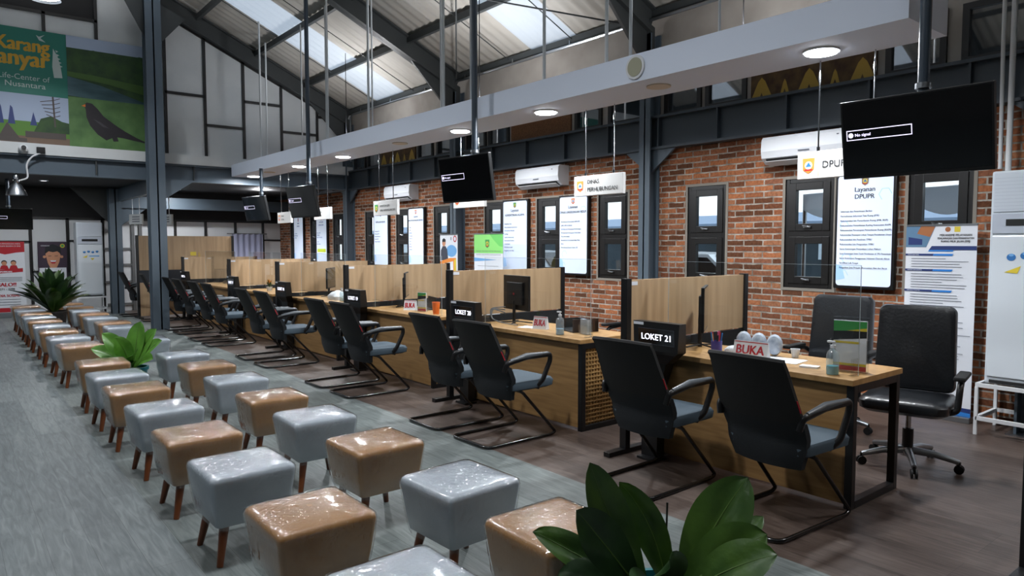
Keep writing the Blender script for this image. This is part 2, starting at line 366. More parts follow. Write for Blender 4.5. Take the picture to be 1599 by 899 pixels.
# white fascia and blue-grey beam under the gable
m = MB(); m.box((XL, YG-.14, 3.02), (XW, YG+.02, 3.2), M_whitep); trim(m)
m = MB()
m.box((XL, YG-.05, 2.72), (XW, YG-.03, 3.0), M_steel); m.box((XL, YG-.12, 2.99), (XW, YG+.06, 3.02), M_steel); m.box((XL, YG-.12, 2.70), (XW, YG+.06, 2.73), M_steel)
for x in (2.15, 3.75, 5.0, 6.2): m.box((x-.01, YG-.1, 2.73), (x+.01, YG-.03, 3.0), M_rafter)
trim(m)
# rear bay ceiling + back wall
m = MB(); m.box((XL, YG+.1, 2.78), (XW, YB+.2, 2.84), M_blackm); S(m, 'ceiling_rear')
m = MB(); m.box((XL, YB, 0), (XW, YB+.15, 2.12), M_white); m.box((XL, YB, 2.12), (XW, YB+.15, 2.85), M_blackm); S(m, 'wall_far')
m = MB()
for x in (-2, -.5, .85, 1.515, 2.2, 2.88, 4.42, 5.12, 5.84, 6.54): m.box((x-.03, YB-.03, 0), (x+.03, YB, 2.12), M_frame)
m.box((XL, YB-.03, 2.09), (XW, YB, 2.14), M_frame)
for x0, x1, z in ((.85, 1.515, 1.6), (1.515, 2.2, .95), (2.2, 2.88, 1.62), (2.2, 2.88, .8), (-.5, .85, 1.6), (6.54, 7, 1.65)): m.box((x0, YB-.03, z-.02), (x1, YB, z+.02), M_frame)
trim(m)
M_gbar = mat('grey_bar', '#6d6f70', .6)
m = MB()
for x in (3.5, 3.66): m.box((x-.04, YB-.04, 0), (x+.03, YB, 2.12), M_gbar)
for z in (1.44, 1.07, .68, .16): m.box((2.9, YB-.035, z-.025), (3.5, YB, z+.025), M_gbar)
trim(m)
m = MB()                                                       # beams of the rear bay
m.box((3.1, 17.8, 2.36), (XW, 17.95, 2.62), M_steel); m.box((3.1, YG+.1, 2.5), (3.2, 17.8, 2.78), M_steel)
m.prism([(3.1, 17.85, 2.36), (3.7, 17.85, 2.36), (3.1, 17.85, 1.9)], (0, .05, 0), M_steel)
m.prism([(2.95, 17.85, 2.0), (2.2, 17.85, 2.78), (2.95, 17.85, 2.78)], (0, .05, 0), M_rafter)
trim(m)
# roof: corrugated sheets with translucent strips
def sheet(y0, y1, side, mm, nm, lift=0):
    q = MB(); n = max(2, int((y1-y0)/.045)); V = []; F = []
    for i in range(n+1):
        y = y0 + (y1-y0)*i/n; c = .012*math.cos(2*PI*y/.19)
        V += [(side*(XW+.25), y, roofz(XW+.25)+c+lift), (0, y, roofz(0)+c+lift)]
    for i in range(n): F.append((2*i, 2*i+1, 2*i+3, 2*i+2))
    q.add(V, F, mm, True); return q.build(nm, kind='structure')
strips = [(2.8, 3.8), (7.2, 8.15), (11.85, 12.95)]
for side in (1, -1):
    prev = YN-.1
    for a, b in strips:
        sheet(prev, a, side, M_roof, 'ceiling'); sheet(a, b, side, M_sky, 'ceiling'); prev = b
    sheet(prev, YB+.2, side, M_roof, 'ceiling')
# steel frames: column on the brick wall, rafter, haunch
def beam_pts(q, a, b, wd, h, mm):
    """I-ish beam from a to b in an XZ plane: web + flanges"""
    a, b = Vector(a), Vector(b); d = (b-a).normalized(); up = Vector((-d.z, 0, d.x)); up = up if up.z > 0 else -up
    for o0, o1, w_ in ((-h/2, -h/2+.02, wd), (h/2-.02, h/2, wd), (-h/2, h/2, .03)):
        pts = [a+up*o0, b+up*o0, b+up*o1, a+up*o1]
        q.prism([p+Vector((0, -w_/2, 0)) for p in pts], (0, w_, 0), mm)
for yf in (-2.6, 1.6, 5.8, 10.0, 14.12):
    for side in (1, -1):
        q = MB(); beam_pts(q, (side*6.9, yf, roofz(6.9)-.22), (0, yf, roofz(0)-.22), .16, .30, M_rafter)
        q.prism([(side*6.95, yf-.02, 3.72), (side*6.95, yf-.02, 4.2), (side*5.9, yf-.02, roofz(5.9)-.33), (side*6.65, yf-.02, 3.85)], (0, .04, 0), M_rafter)
        trim(q)
    q = MB(); x0, x1 = 6.80, 6.995
    for xx in (x0, x1-.02): q.box((xx, yf-.085, 0), (xx+.02, yf+.085, 4.1), M_steel)
    q.box((x0, yf-.01, 0), (x1, yf+.01, 4.1), M_steel)
    q.box((x0+.0, yf-.08, 3.5), (x0+.01, yf+.08, 4.15), M_rafter)
    for s in (1, -1): q.prism([(6.9, yf+s*.02, 2.72), (6.9, yf+s*.42, 2.72), (6.9, yf+s*.02, 2.42)], (.03, 0, 0), M_steel)
    trim(q)
q = MB()                                                       # crane-style beam above the bricks
q.box((6.93, YN, 2.72), (6.95, YB, 3.10), M_beam); q.box((6.86, YN, 3.08), (7.02, YB, 3.11), M_beam); q.box((6.86, YN, 2.70), (7.02, YB, 2.73), M_beam)
for k in range(27): q.box((6.87, YN+.6+k*.84, 2.73), (6.94, YN+.62+k*.84, 3.08), M_beam)
trim(q)
q = MB()                                                       # purlins
for s in (1, -1):
    for x in (6.92, 5.95, 4.95, 3.88, 2.8, 1.7, .6):
        z = roofz(x)-.02; q.box((s*x-.03, YN, z-.13), (s*x+.03, YG, z-.03), M_rafter)
trim(q)
q = MB()                                                       # sag rods and wind braces
for yf in (1.6, 5.8, 10.0):
    for x0, x1 in ((6.9, 5.95), (5.95, 4.95), (4.95, 3.88), (3.88, 2.8), (2.8, 1.7)):
        for dy in (1.4, 2.8): q.tube([(x0, yf+dy, roofz(x0)-.10), (x1, yf+dy, roofz(x1)-.10)], .008, M_rafter, 5)
q.tube([(6.75, 9.8, roofz(6.75)-.25), (4.2, 6.1, roofz(4.2)-.25)], .012, M_rafter, 5); q.tube([(6.75, 6.1, roofz(6.75)-.25), (4.2, 9.8, roofz(4.2)-.25)], .012, M_rafter, 5)
trim(q)
# conduit along the eave
cond = MB(); cond.tube(fillet([(6.85, 1.9, 4.27), (6.85, 13.9, 4.27), (6.85, 13.9, 3.3)], .12), .02, M_alu, 6)
for k in range(10): cond.tube([(6.85, 2.2+k*1.25, 4.27), (6.9, 2.25+k*1.25, 4.36)], .012, M_alu, 5)
tag(cond.build('electrical_conduit'), 'long grey conduit pipe running under the roof edge above the brick wall', 'pipe')
# free-standing columns
def icol(x, y, z1, wd, nm):
    q = MB()
    for yy in (-wd/2, wd/2-.02): q.box((x-wd/2, y+yy, .012), (x+wd/2, y+yy+.02, z1), M_steel)
    q.box((x-.012, y-wd/2, .012), (x+.012, y+wd/2, z1), M_steel); q.box((x-wd*.7, y-wd*.7, 0), (x+wd*.7, y+wd*.7, .012), M_alu)
    return q
q = icol(3.04, 13.88, 6.0, .26, '')
q.prism([(3.17, 13.86, 2.71), (3.7, 13.86, 2.71), (3.17, 13.86, 2.35)], (0, .03, 0), M_steel)
q.prism([(2.91, 13.86, 5.2), (2.91, 13.86, 5.9), (2.5, 13.86, 6.0)], (0, .03, 0), M_rafter); q.prism([(3.17, 13.86, 5.1), (3.17, 13.86, 5.8), (3.6, 13.86, 5.6)], (0, .03, 0), M_rafter)
trim(q)
trim(icol(3.02, 17.7, 2.76, .24, '')); trim(icol(6.78, 1.70, 4.3, .22, ''))
q = MB(); q.tube([(6.7, 1.93, 4.3), (6.7, 1.93, 2.1)], .022, M_white, 8); q.tube([(6.7, 2.0, 4.3), (6.7, 2.0, 3.2), (6.75, 2.0, 2.15)], .016, M_white, 8)
tag(q.build('cable_pipe'), 'pair of white vertical pipes beside the steel column at the right edge', 'pipe')

# ------------------------------------------------------------------ windows
M_ledge = mat('cement_reveal', '#8b857c', .9)
n = 0
for y in WY:
    n += 1; yy0, yy1 = y-WHW, y+WHW
    q = MB()
    for a, b in (((XW-.006, yy0-.03, WZ0-.03), (XW+.16, yy0, WZ1+.03)), ((XW-.006, yy1, WZ0-.03), (XW+.16, yy1+.03, WZ1+.03)), ((XW-.006, yy0, WZ1), (XW+.16, yy1, WZ1+.03)), ((XW-.006, yy0, WZ0-.03), (XW+.16, yy1, WZ0))): q.box(a, b, M_ledge)
    root = q.build('window_%d' % n, kind='structure')
    f = MB()
    def ring(ya, yb, za, zb, t, x0, x1):
        f.box((x0, ya, za), (x1, ya+t, zb), M_frame, .004); f.box((x0, yb-t, za), (x1, yb, zb), M_frame, .004)
        f.box((x0, ya+t, za), (x1, yb-t, za+t), M_frame, .004); f.box((x0, ya+t, zb-t), (x1, yb-t, zb), M_frame, .004)
    ring(yy0, yy1, WZ0, WZ1, .045, XW+.01, XW+.10); f.box((XW+.01, yy0+.045, 1.615), (XW+.10, yy1-.045, 1.675), M_frame, .004)
    f.build('window_frame', root)
    for za, zb in ((WZ0+.045, 1.615), (1.675, WZ1-.045)):
        f = MB(); ring(yy0+.045, yy1-.045, za, zb, .075, XW+.0, XW+.06); s_ = f.build('window_sash', root)
        f = MB(); f.box((XW+.03, yy0+.12, za+.075), (XW+.036, yy1-.12, zb-.075), M_glass); f.build('pane', s_)
        f = MB(); f.box((XW-.02, y-.03, za+.03), (XW, y+.05, za+.05), M_alu, .003); f.tube([(XW-.015, y+.0, za+.04), (XW-.04, y+.05, za+.055)], .007, M_alu, 6); f.build('handle', s_)
for a, b, k in CL:
    if k != 'w': continue
    n += 1; f = MB(); x0, x1 = XW-.01, XW+.08; t = .055
    f.box((x0, a, CZ0), (x1, a+t, CZ1), M_frame); f.box((x0, b-t, CZ0), (x1, b, CZ1), M_frame); f.box((x0, a+t, CZ0), (x1, b-t, CZ0+t*.7), M_frame); f.box((x0, a+t, CZ1-t), (x1, b-t, CZ1), M_frame)
    root = f.build('window_%d' % n, kind='structure')
    f = MB(); f.box((XW+.02, a+t, CZ0+t*.7), (XW+.026, b-t, CZ1-t), M_glass2); f.build('pane', root)
# woven / batik panels between the clerestory windows
M_wick = mat('woven_bamboo', '#7a5230', .8, var=('#5c3a20', 60), bump=(150, .5))
M_bat = mat('batik_brown', '#3f2a1b', .8, var=('#5a4526', 9))
M_gold = mat('batik_gold', '#a5862f', .6)
pl = ['woven brown bamboo panel between upper windows, behind the nearest ceiling edge', 'dark batik panel with golden mountain shapes above the nearest air conditioner', 'plain woven brown panel between upper windows above the second air conditioner',
      'brown woven panel with ochre pattern above the third air conditioner', 'small woven panel in the rear bay above the farthest windows']
i = 0
for a, b, k in CL:
    if k != 'p': continue
    f = MB(); pat = i in (1, 3); f.box((XW-.005, a, CZ0), (XW+.05, b, CZ1), M_bat if pat else M_wick)
    if pat:
        A = Art(f, (XW-.005, b, CZ0), UY, UZ, NX)
        for j in range(5):
            c = .13 + j*.27; h = .16 if j % 2 else .22; w_ = .12 if j % 2 == 0 else .05
            A.poly([(c-w_, .01), (c+w_, .01), (c+w_*.35, h*.8), (c, h), (c-w_*.35, h*.8)], M_gold); A.poly([(c-.02, .01), (c+.02, .01), (c, .06)], M_bat)
            A.poly([(c-w_*.6, .48), (c+w_*.6, .48), (c, .30)], M_wick)
    tag(f.build('wall_panel'), pl[i % 5], 'wall panel'); i += 1

# ------------------------------------------------------------------ outdoors seen through the windows
M_ground = mat('outside_paving', '#8f9292', .9, var=('#7c8080', 2)); M_tent = sky_panel_mat('tent_fabric', (.9, .92, .95, 1), .35)
q = MB(); q.box((XW+.2, -14, -.12), (45, 40, -.04), M_ground); o = S(q, 'ground_outside')
q = MB(); q.prism([(7.05, YN, roofz(XW+.05)-.08), (9.4, YN, 3.45), (9.4, YN, 3.40), (7.05, YN, roofz(XW+.05)-.14)], (0, YB-YN, 0), M_rafter); trim(q)  # unseen eave overhang added to block the sky behind the upper panes
t_ = thing('canopy_tent', 'white party tent with scalloped edge outside the two right-hand windows', 'tent', (0, 0, 0))
q = MB()
for i in range(11):
    ya = -3.0+i*.75; N = 10
    top = [(9.6, ya+.75*k/N, 2.25) for k in range(N+1)]; bot = [(9.6, ya+.75*k/N, 2.03-.13*math.sin(PI*k/N)) for k in range(N+1)]
    q.prism(top + bot[::-1], (.01, 0, 0), M_tent)
q.build('valance', t_)
q = MB(); q.grid(lambda u, v: (9.6+1.3*v, -3+8.25*u, 2.25-.05*v+.01*math.sin(u*60)), 60, 3, M_tent); q.build('canopy', t_)
for y in (-3, 1.0, 5.25):
    q = MB(); q.tube([(9.66, y, -.04), (9.66, y, 2.25)], .03, M_alu, 8); q.build('pole', t_)
q = MB(); M_far = mat('far_wall_grey', '#39454e', .9, var=('#2f3a40', 1.2)); q.box((20, -10, -.04), (20.3, 40, 2.15), M_far)
q.prism([(19.6, -10, 2.15), (23, -10, 2.15), (23, -10, 2.65), (19.6, -10, 2.22)], (0, 50, 0), mat('far_roof_blue', '#7f93ac', .6))
for k in range(14): q.box((19.96, -8+k*3.4, 1.1), (20, -6.6+k*3.4, 1.9), mat('far_window', '#c5d3df', .3))
tag(q.build('neighbouring_building'), 'long low building with blue-grey roof seen outside through the windows', 'building')
def leaf(q, base, tip, wd, bulge, mm, rib=True, fold=.25, nrm=None, nu=7, nv=10, shape=.8):
    base, tip = Vector(base), Vector(tip); ctrl = (base+tip)/2 + Vector(bulge); rows = []
    for j in range(nv+1):
        t = j/nv; c = base*(1-t)**2 + ctrl*2*t*(1-t) + tip*t*t
        d = ((ctrl-base)*(1-t) + (tip-ctrl)*t).normalized()
        up_ = Vector(nrm) if nrm else Vector((0, 0, 1)); side = d.cross(up_)
        if side.length < .05: side = d.cross(Vector((1, .3, 0)))
        side.normalize(); nn = side.cross(d).normalized()
        wv = wd/2*max(.02, math.sin(PI*t**shape))**.65 if t > .04 else wd*.04
        if j == nv: wv = .001
        rows.append([c + side*(wv*(2*i/(nu-1)-1)) + nn*(abs(2*i/(nu-1)-1)*wv*fold + .012*wd*math.sin(9*t+i)) for i in range(nu)])
    V = [p for r_ in rows for p in r_]
    q.add(V, [(j*nu+i, j*nu+i+1, (j+1)*nu+i+1, (j+1)*nu+i) for j in range(nv) for i in range(nu-1)], mm, True)
    if rib:
        mid = [rows[j][nu//2] - (rows[j][nu//2]-(rows[j][nu//2-1]+rows[j][nu//2+1])/2)*.1 for j in range(nv)]
        q.tube(mid, [wd*.022*(1-j/nv)+.0006 for j in range(nv)], M_rib, 5)
def bush(x, y, z0, h, nm, label, cat='plant', wid=.5, cnt=26):
    q = MB()
    for k in range(cnt):
        a = random.uniform(0, 2*PI); e = random.uniform(.25, 1); L_ = h*random.uniform(.6, 1)
        t = (x+math.cos(a)*wid*(1.1-e), y+math.sin(a)*wid*(1.1-e), z0+L_*e)
        leaf(q, (x, y, z0+.1), t, h*.16, (math.cos(a)*.1, math.sin(a)*.1, h*.15), M_green, rib=False, nu=3, nv=6)
    q.tube([(x, y, z0), (x, y, z0+h*.4)], .03, M_leg, 6); return tag(q.build(nm), label, cat)
for i, (x, y, h, lb) in enumerate([(9.6, 7.35, 1.9, 'leafy palm seen outside through the window by the tallest wall post'), (10.1, 10.9, 1.5, 'green shrub seen outside between two lit service boards'), (9.8, 12.6, 1.7, 'green shrub seen outside behind the leather-chair desk windows'),
                               (10.2, 16.3, 1.9, 'dark green shrub seen outside near the row middle'), (10.5, 19.5, 2.0, 'tall green shrub seen outside through the far windows'), (11, 24, 2.2, 'farthest green shrub seen outside through the last windows')]):
    bush(x, y, -.04, h, 'outdoor_shrub', lb)
def car(x, y, rz, label, body):
    t_ = thing('parked_car', label, 'car', (x, y, -.04), rz)
    M_ = mat('car_'+body, body, .25, coat=.6); q = MB()
    prof = [(-2.0, .35), (-2.05, .7), (-1.6, .88), (-.9, .95), (-.4, 1.38), (.9, 1.42), (1.6, 1.0), (2.05, .9), (2.1, .4)]
    q.prism([(a, -.8, b) for a, b in prof], (0, 1.6, 0), M_); q.build('body', t_)
    q = MB()
    for s in (-.81, .805): q.prism([(-.8, s, .97), (-.38, s, 1.32), (.85, s, 1.35), (1.35, s, 1.0)], (0, .008, 0), M_screen)
    q.prism([(-.93, -.65, .97), (-.93, .65, .97), (-.43, .6, 1.37), (-.43, -.6, 1.37)], (-.01, 0, .005), M_screen); q.build('window_glass', t_)
    for wx in (-1.3, 1.35):
        for wy in (-.82, .66):
            q = MB(); q.tube([(wx, wy, .32), (wx, wy+.16, .32)], .32, M_blackm, 18); q.tube([(wx, wy-.01, .32), (wx, wy+.17, .32)], .18, M_alu, 12); q.build('wheel', t_)
car(12.6, 8.8, R(90), 'white car parked outside, seen through the window beside the wall post', '#d5d9dd')
car(12.9, 14.4, R(90), 'silver car parked outside behind the farther shrubs', '#9aa4ad')
car(11.6, 2.6, R(90), 'dark car parked outside below the tent edge', '#2b333c')

# ------------------------------------------------------------------ suspended bulkhead with lamps
BX0, BX1, BZ0, BZ1, BY0, BY1 = 4.40, 4.97, 2.84, 3.06, 1.79, 14.0
bk = thing('suspended_bulkhead', 'long white boxed bulkhead hung over the row of service desks', 'bulkhead', (4.68, 7.9, 2.84))
def rel(q, o):            # shift builder coords into a thing's local space
    L_ = Vector(o.location); q.v = [tuple(Vector(p)-L_) for p in q.v]; return q
q = MB(); q.box((BX0, BY0, BZ0), (BX1, BY1, BZ1), M_bulk); rel(q, bk).build('boxing', bk)
for y, xx in ((3.42, 4.9), (4.27, 4.5), (4.31, 4.85), (5.13, 4.55), (6.79, 4.5), (6.74, 4.85), (7.45, 4.9), (8.59, 4.5), (9.24, 4.9), (9.86, 4.5), (10.67, 4.85), (10.6, 4.5), (11.77, 4.9), (12.64, 4.5), (13.3, 4.85)):
    q = MB(); q.tube([(xx, y, BZ1), (xx, y, roofz(xx)-.12)], .016 if xx < 4.87 else .012, M_whitep, 6); rel(q, bk).build('hanger_rod', bk)
q = MB(); q.tube([(4.40, 3.85, 2.955), (4.385, 3.85, 2.955)], .095, M_white, 28); q.tube([(4.386, 3.85, 2.955), (4.382, 3.85, 2.955)], .075, mat('grille_beige', '#a5a58f', .8), 28)
tag(q.build('ceiling_speaker'), 'round beige-grilled speaker set in the side of the white bulkhead', 'speaker')
dl = ['nearest lit round downlight, on the bulkhead above the loket 21 desk', 'lit round downlight on the bulkhead, second from the camera', 'lit round downlight on the bulkhead beside the second television pole', 'lit round downlight left of the middle of the bulkhead', 'lit round downlight by the third television pole', 'lit round downlight at the far end of the bulkhead']
for i, y in enumerate((2.455, 5.25, 6.72, 9.75, 11.4, 13.6)):
    t_ = thing('downlight', dl[i], 'ceiling light', (4.68, y, BZ0), 0, 'lit downlights in the bulkhead')
    q = MB(); q.tube([(0, 0, 0), (0, 0, -.012)], .118, M_white, 24); q.build('trim_ring', t_)
    q = MB(); q.tube([(0, 0, -.012), (0, 0, -.02)], .102, M_lens, 24); q.build('lens', t_)
    area('lamp_light', (0, 0, -.022), .10, DOWN_W, (.92, .96, 1), t_)
for y, lb in ((3.83, 'unlit round lamp cover on the bulkhead below the round speaker'), (8.05, 'unlit round lamp cover on the bulkhead between the second and third television poles'), (12.7, 'unlit round lamp cover near the far end of the bulkhead')):
    q = MB(); q.tube([(4.66, y, BZ0), (4.66, y, BZ0-.01)], .10, M_off, 24); tag(q.build('downlight'), lb, 'ceiling light')
def highbay(x, y, z, label, lit=True, h=3.0, watts=BAY_W, small=1.0):
    t_ = thing('high_bay_lamp', label, 'hanging lamp', (x, y, z)); s = small
    q = MB(); q.lathe([(.20*s, 0), (.19*s, .03), (.10*s, .17), (.05*s, .2)], M_alu, n=24, cap=False); q.build('reflector', t_)
    q = MB(); q.lathe([(.05*s, .2), (.06*s, .22), (.06*s, .32), (.03*s, .34)], M_chrome, n=16); q.tube([(0, 0, .34*1), (0, 0, roofz(x)-z-.05 if h is None else h)], .006, M_black, 5); q.build('gear_housing', t_)
    q = MB(); q.tube([(0, 0, .03), (0, 0, .035)], .17*s, M_lens if lit else M_off, 24); q.build('lens', t_)
    if lit:
        area('lamp_light', (0, 0, .012), .17*s, watts, (.96, .97, 1), t_, spread=142); area('added_uplight', (0, 0, .36), .14*s, watts*UP, (.97, .97, 1), t_, (PI, 0, 0))  # second light points upward, added to brighten the dark roof
for x, y, z, lb in ((1.27, 12.0, 4.97, 'lit high-bay lamp at the top left corner below the roof'), (1.27, 7.6, 4.97, 'lit high-bay lamp hanging over the stool rows'), (1.27, 3.2, 4.97, 'lit high-bay lamp hanging over the nearest stools'),
                    (1.27, -1.4, 4.97, 'lit high-bay lamp hanging behind the viewpoint'), (-3.2, 9.8, 4.97, 'lit high-bay lamp over the far left floor'), (-3.2, 3.0, 4.97, 'lit high-bay lamp over the near left floor')):
    highbay(x, y, z, lb, h=None, watts=BAY_W*(.25 if y < 0 else .55 if x < 0 else 1))
for y, lb in ((3.76, 'lamp with twin ballast hanging behind the bulkhead near its right end'), (7.8, 'lamp hanging behind the bulkhead above the middle desks'), (11.83, 'small lamp hanging behind the far part of the bulkhead'), (-.2, 'lamp hanging over the staff side right of the last desk'), (16.2, 'lamp in the rear bay above the far desks')):
    highbay(5.75, y, 3.12 if y < 14 else 2.3, lb, h=(roofz(5.75)-3.12-.05 if y < 14 else .47), watts=30 if y < 14 else 30, small=.8)
highbay(1.0, 14.12, 2.34, 'unlit bell-shaped lamp hanging under the beam at the left edge', lit=False, h=.36, small=.75)
for x, y, lb in ((1.6, 16.4, 'small round downlight in the dark rear ceiling above the red banner'), (-1.2, 16.4, 'small round downlight in the dark rear ceiling left of the frame'), (4.2, 17.2, 'small round downlight in the dark rear ceiling behind the steel column')):
    t_ = thing('downlight', lb, 'ceiling light', (x, y, 2.78)); q = MB(); q.tube([(0, 0, 0), (0, 0, -.012)], .08, M_white, 20); q.build('trim_ring', t_); q = MB(); q.tube([(0, 0, -.012), (0, 0, -.014)], .05, M_led, 20); q.build('lens', t_)
    area('lamp_light', (0, 0, -.02), .06, 26, (.95, .97, 1), t_)

# ------------------------------------------------------------------ hanging signs
M_sign = mat('sign_white', '#cfcfce', .5)
M_or = mat('emblem_orange', '#e0883a', .5); M_bl = mat('emblem_blue', '#2d6fb0', .5); M_gr = mat('emblem_green', '#3f9a4e', .5); M_ye = mat('emblem_yellow', '#d9c23c', .5)
def crest(A, a, b, s, c1, c2, c3):
    A.poly([(a-s, b+s*1.1), (a+s, b+s*1.1), (a+s*.9, b-s*.7), (a, b-s*1.3), (a-s*.9, b-s*.7)], c1)
    A.disc(a, b, s*.62, c2); A.poly([(a-s*.5, b-s*.25), (a+s*.5, b-s*.25), (a, b+s*.5)], c3); A.rect(a-s*.65, b-s*.85, a+s*.65, b-s*.6, M_red)
def sign(y1, y0, z0, z1, lines, label, cols, x=4.93, fs=.055, faint=False):
    k_ = 4.93/4.7; y1, y0, z0, z1, fs = y1*k_, y0*k_, 1.53+(z0-1.53)*k_, 1.53+(z1-1.53)*k_, fs*k_
    t_ = thing('hanging_sign', label, 'sign', (x, (y0+y1)/2, z0), 0); q = MB(); W_, H_ = y1-y0, z1-z0
    q.box((-.02, -W_/2, 0), (.02, W_/2, H_), M_sign, .003)
    A = Art(q, (-.02, W_/2, 0), UY, UZ, NX); crest(A, W_*.13, H_*.5, W_*.07, *cols); A.line((W_*.245, .015), (W_*.245, H_-.015), .003, M_or)
    k = len(lines)
    for i, s_ in enumerate(lines):
        zz = H_/2 - fs*.36 + ((k-1)/2 - i)*fs*1.35
        if s_: A.text(s_, W_*.29, zz, fs, M_ink, 'l', bold=.0006)
    q.build('sign_board', t_)
    for f_ in (.22, .8):
        q = MB(); yy = W_/2-f_*W_; q.tube([(0, yy, H_), (0, yy, BZ0-z0)], .006, M_chrome, 6)
        q.tube([(0, yy, H_), (0, yy, H_+.03)], .012, M_chrome, 8); q.tube([(0, yy, BZ0-z0-.18), (0, yy, BZ0-z0-.12), (0, yy, BZ0-z0-.06)], [.006, .013, .006], M_chrome, 8); q.build('hanging_rod', t_)
E_ = (M_or, M_paper, M_bl)
sign(2.607, 1.98, 1.985, 2.17, ['   DPUPR'], 'hanging sign reading DPUPR beside the nearest television', E_, fs=.065)
sign(4.845, 4.235, 1.985, 2.17, ['DINAS', 'PERHUBUNGAN'], 'hanging sign reading DINAS PERHUBUNGAN', E_, fs=.052)
sign(6.87, 6.27, 1.955, 2.13, [], 'hanging white sign mostly hidden behind the second television', E_)
sign(8.83, 8.18, 1.93, 2.13, ['KANTOR KEM.', 'KAB. KARANGANYAR'], 'hanging sign with green emblem in front of the farthest wall air conditioner', (M_gr, M_ye, M_gr), fs=.042)
sign(10.83, 10.23, 1.93, 2.115, ['BADAN', ''], 'hanging sign with faint lettering right of the third television', E_, fs=.04)
sign(12.41, 11.8, 1.91, 2.10, ['DINAS', 'SOSIAL'], 'hanging sign partly covered by the third television', E_, fs=.042)
for (x, y, lb) in ((3.35, 17.2, 'small square sign on two rods beside the rear column'), (3.9, 17.0, 'small pale sign on two rods in the rear bay')):
    t_ = thing('hanging_sign', lb, 'sign', (x, y, 1.98), R(20)); q = MB(); q.box((-.02, -.24, 0), (.02, .24, .22), M_whitep); A = Art(q, (-.02, .24, 0), UY, UZ, NX)
    for k in range(3): A.rect(.12, .05+k*.05, .4, .07+k*.05, M_ink2)
    q.build('sign_board', t_)
    for yy in (-.13, .13): q = MB(); q.tube([(0, yy, .22), (0, yy, .8)], .008, M_white, 5); q.build('hanging_rod', t_)

# ------------------------------------------------------------------ televisions on ceiling poles
def tv(x, y, z, W_, H_, yawd, tilt, label, pole=True, top=None, osd=True, group='televisions hung from the ceiling'):
    t_ = thing('television', label, 'television', (x, y, z), 0, group)
    Mx = Matrix.Rotation(R(yawd), 4, 'Z') @ Matrix.Rotation(R(-tilt), 4, 'Y') @ Matrix.Translation((-.12, 0, 0))
    q = MB(); q.box((-.02, -W_/2, -H_), (.02, W_/2, 0), M_black, .004, Mx); q.box((.02, -W_*.32, -H_*.85), (.06, W_*.32, -H_*.2), M_blackm, .01, Mx); q.build('casing', t_)
    q = MB(); sc = MB(); sc.box((-.0215, -W_/2+.012, -H_+.02), (-.0200, W_/2-.012, -.012), M_screen, 0, Mx)
    if osd:
        A = Art(sc, Mx @ Vector((-.0215, W_/2, -H_)), Mx.to_3x3() @ Vector(UY), Mx.to_3x3() @ Vector(UZ), Mx.to_3x3() @ Vector(NX))
        a0, b0, a1, b1 = W_*.04, H_*.50, W_*.50, H_*.63; tk = H_*.010
        for p in ((a0, b0, a1, b0+tk), (a0, b1-tk, a1, b1), (a0, b0, a0+tk, b1), (a1-tk, b0, a1, b1)): A.rect(*p, M_osd)
        A.disc(a0+H_*.055, (b0+b1)/2, H_*.032, M_osd); A.text('No signal', a0+H_*.11, (b0+b1)/2-H_*.018, H_*.052, M_osd, 'l', bold=.0006)
    sc.build('screen', t_)
    q = MB(); q.box((-.07, -.05, -.26), (.0, .05, -.10), M_alu, .005); q.tube([(-.05, 0, -.18), (.05, 0, -.2)], .02, M_chrome, 8); q.build('bracket', t_)
    if pole:
        zt = top or roofz(x)-.3; q = MB(); q.tube([(.03, 0, -.3), (.03, 0, zt-z)], .03, mat('pole_blue_grey', '#3a4652', .35), 12); q.lathe([(.042, .02), (.042, .05)], M_alu, (.03, 0, 0), 12)
        q.build('ceiling_pole', t_)
tv(4.22, 1.64, 2.37, .76, .44, 2, 10, 'nearest hanging television, large black screen at the upper right')
tv(4.22, 5.85, 2.44, .78, .46, 5, 9, 'hanging television in the middle, left of the DINAS PERHUBUNGAN sign')
tv(4.22, 10.0, 2.41, .78, .46, 7, 12, 'hanging television on the third pole with dull reflections')
tv(4.30, 12.2, 2.38, .76, .42, 9, 12, 'small farthest hanging television under the bulkhead end', top=2.84)
tv(1.0, 16.5, 2.23, .8, .40, 90, 4, 'wide television under the dark rear ceiling at the left edge', top=2.78)

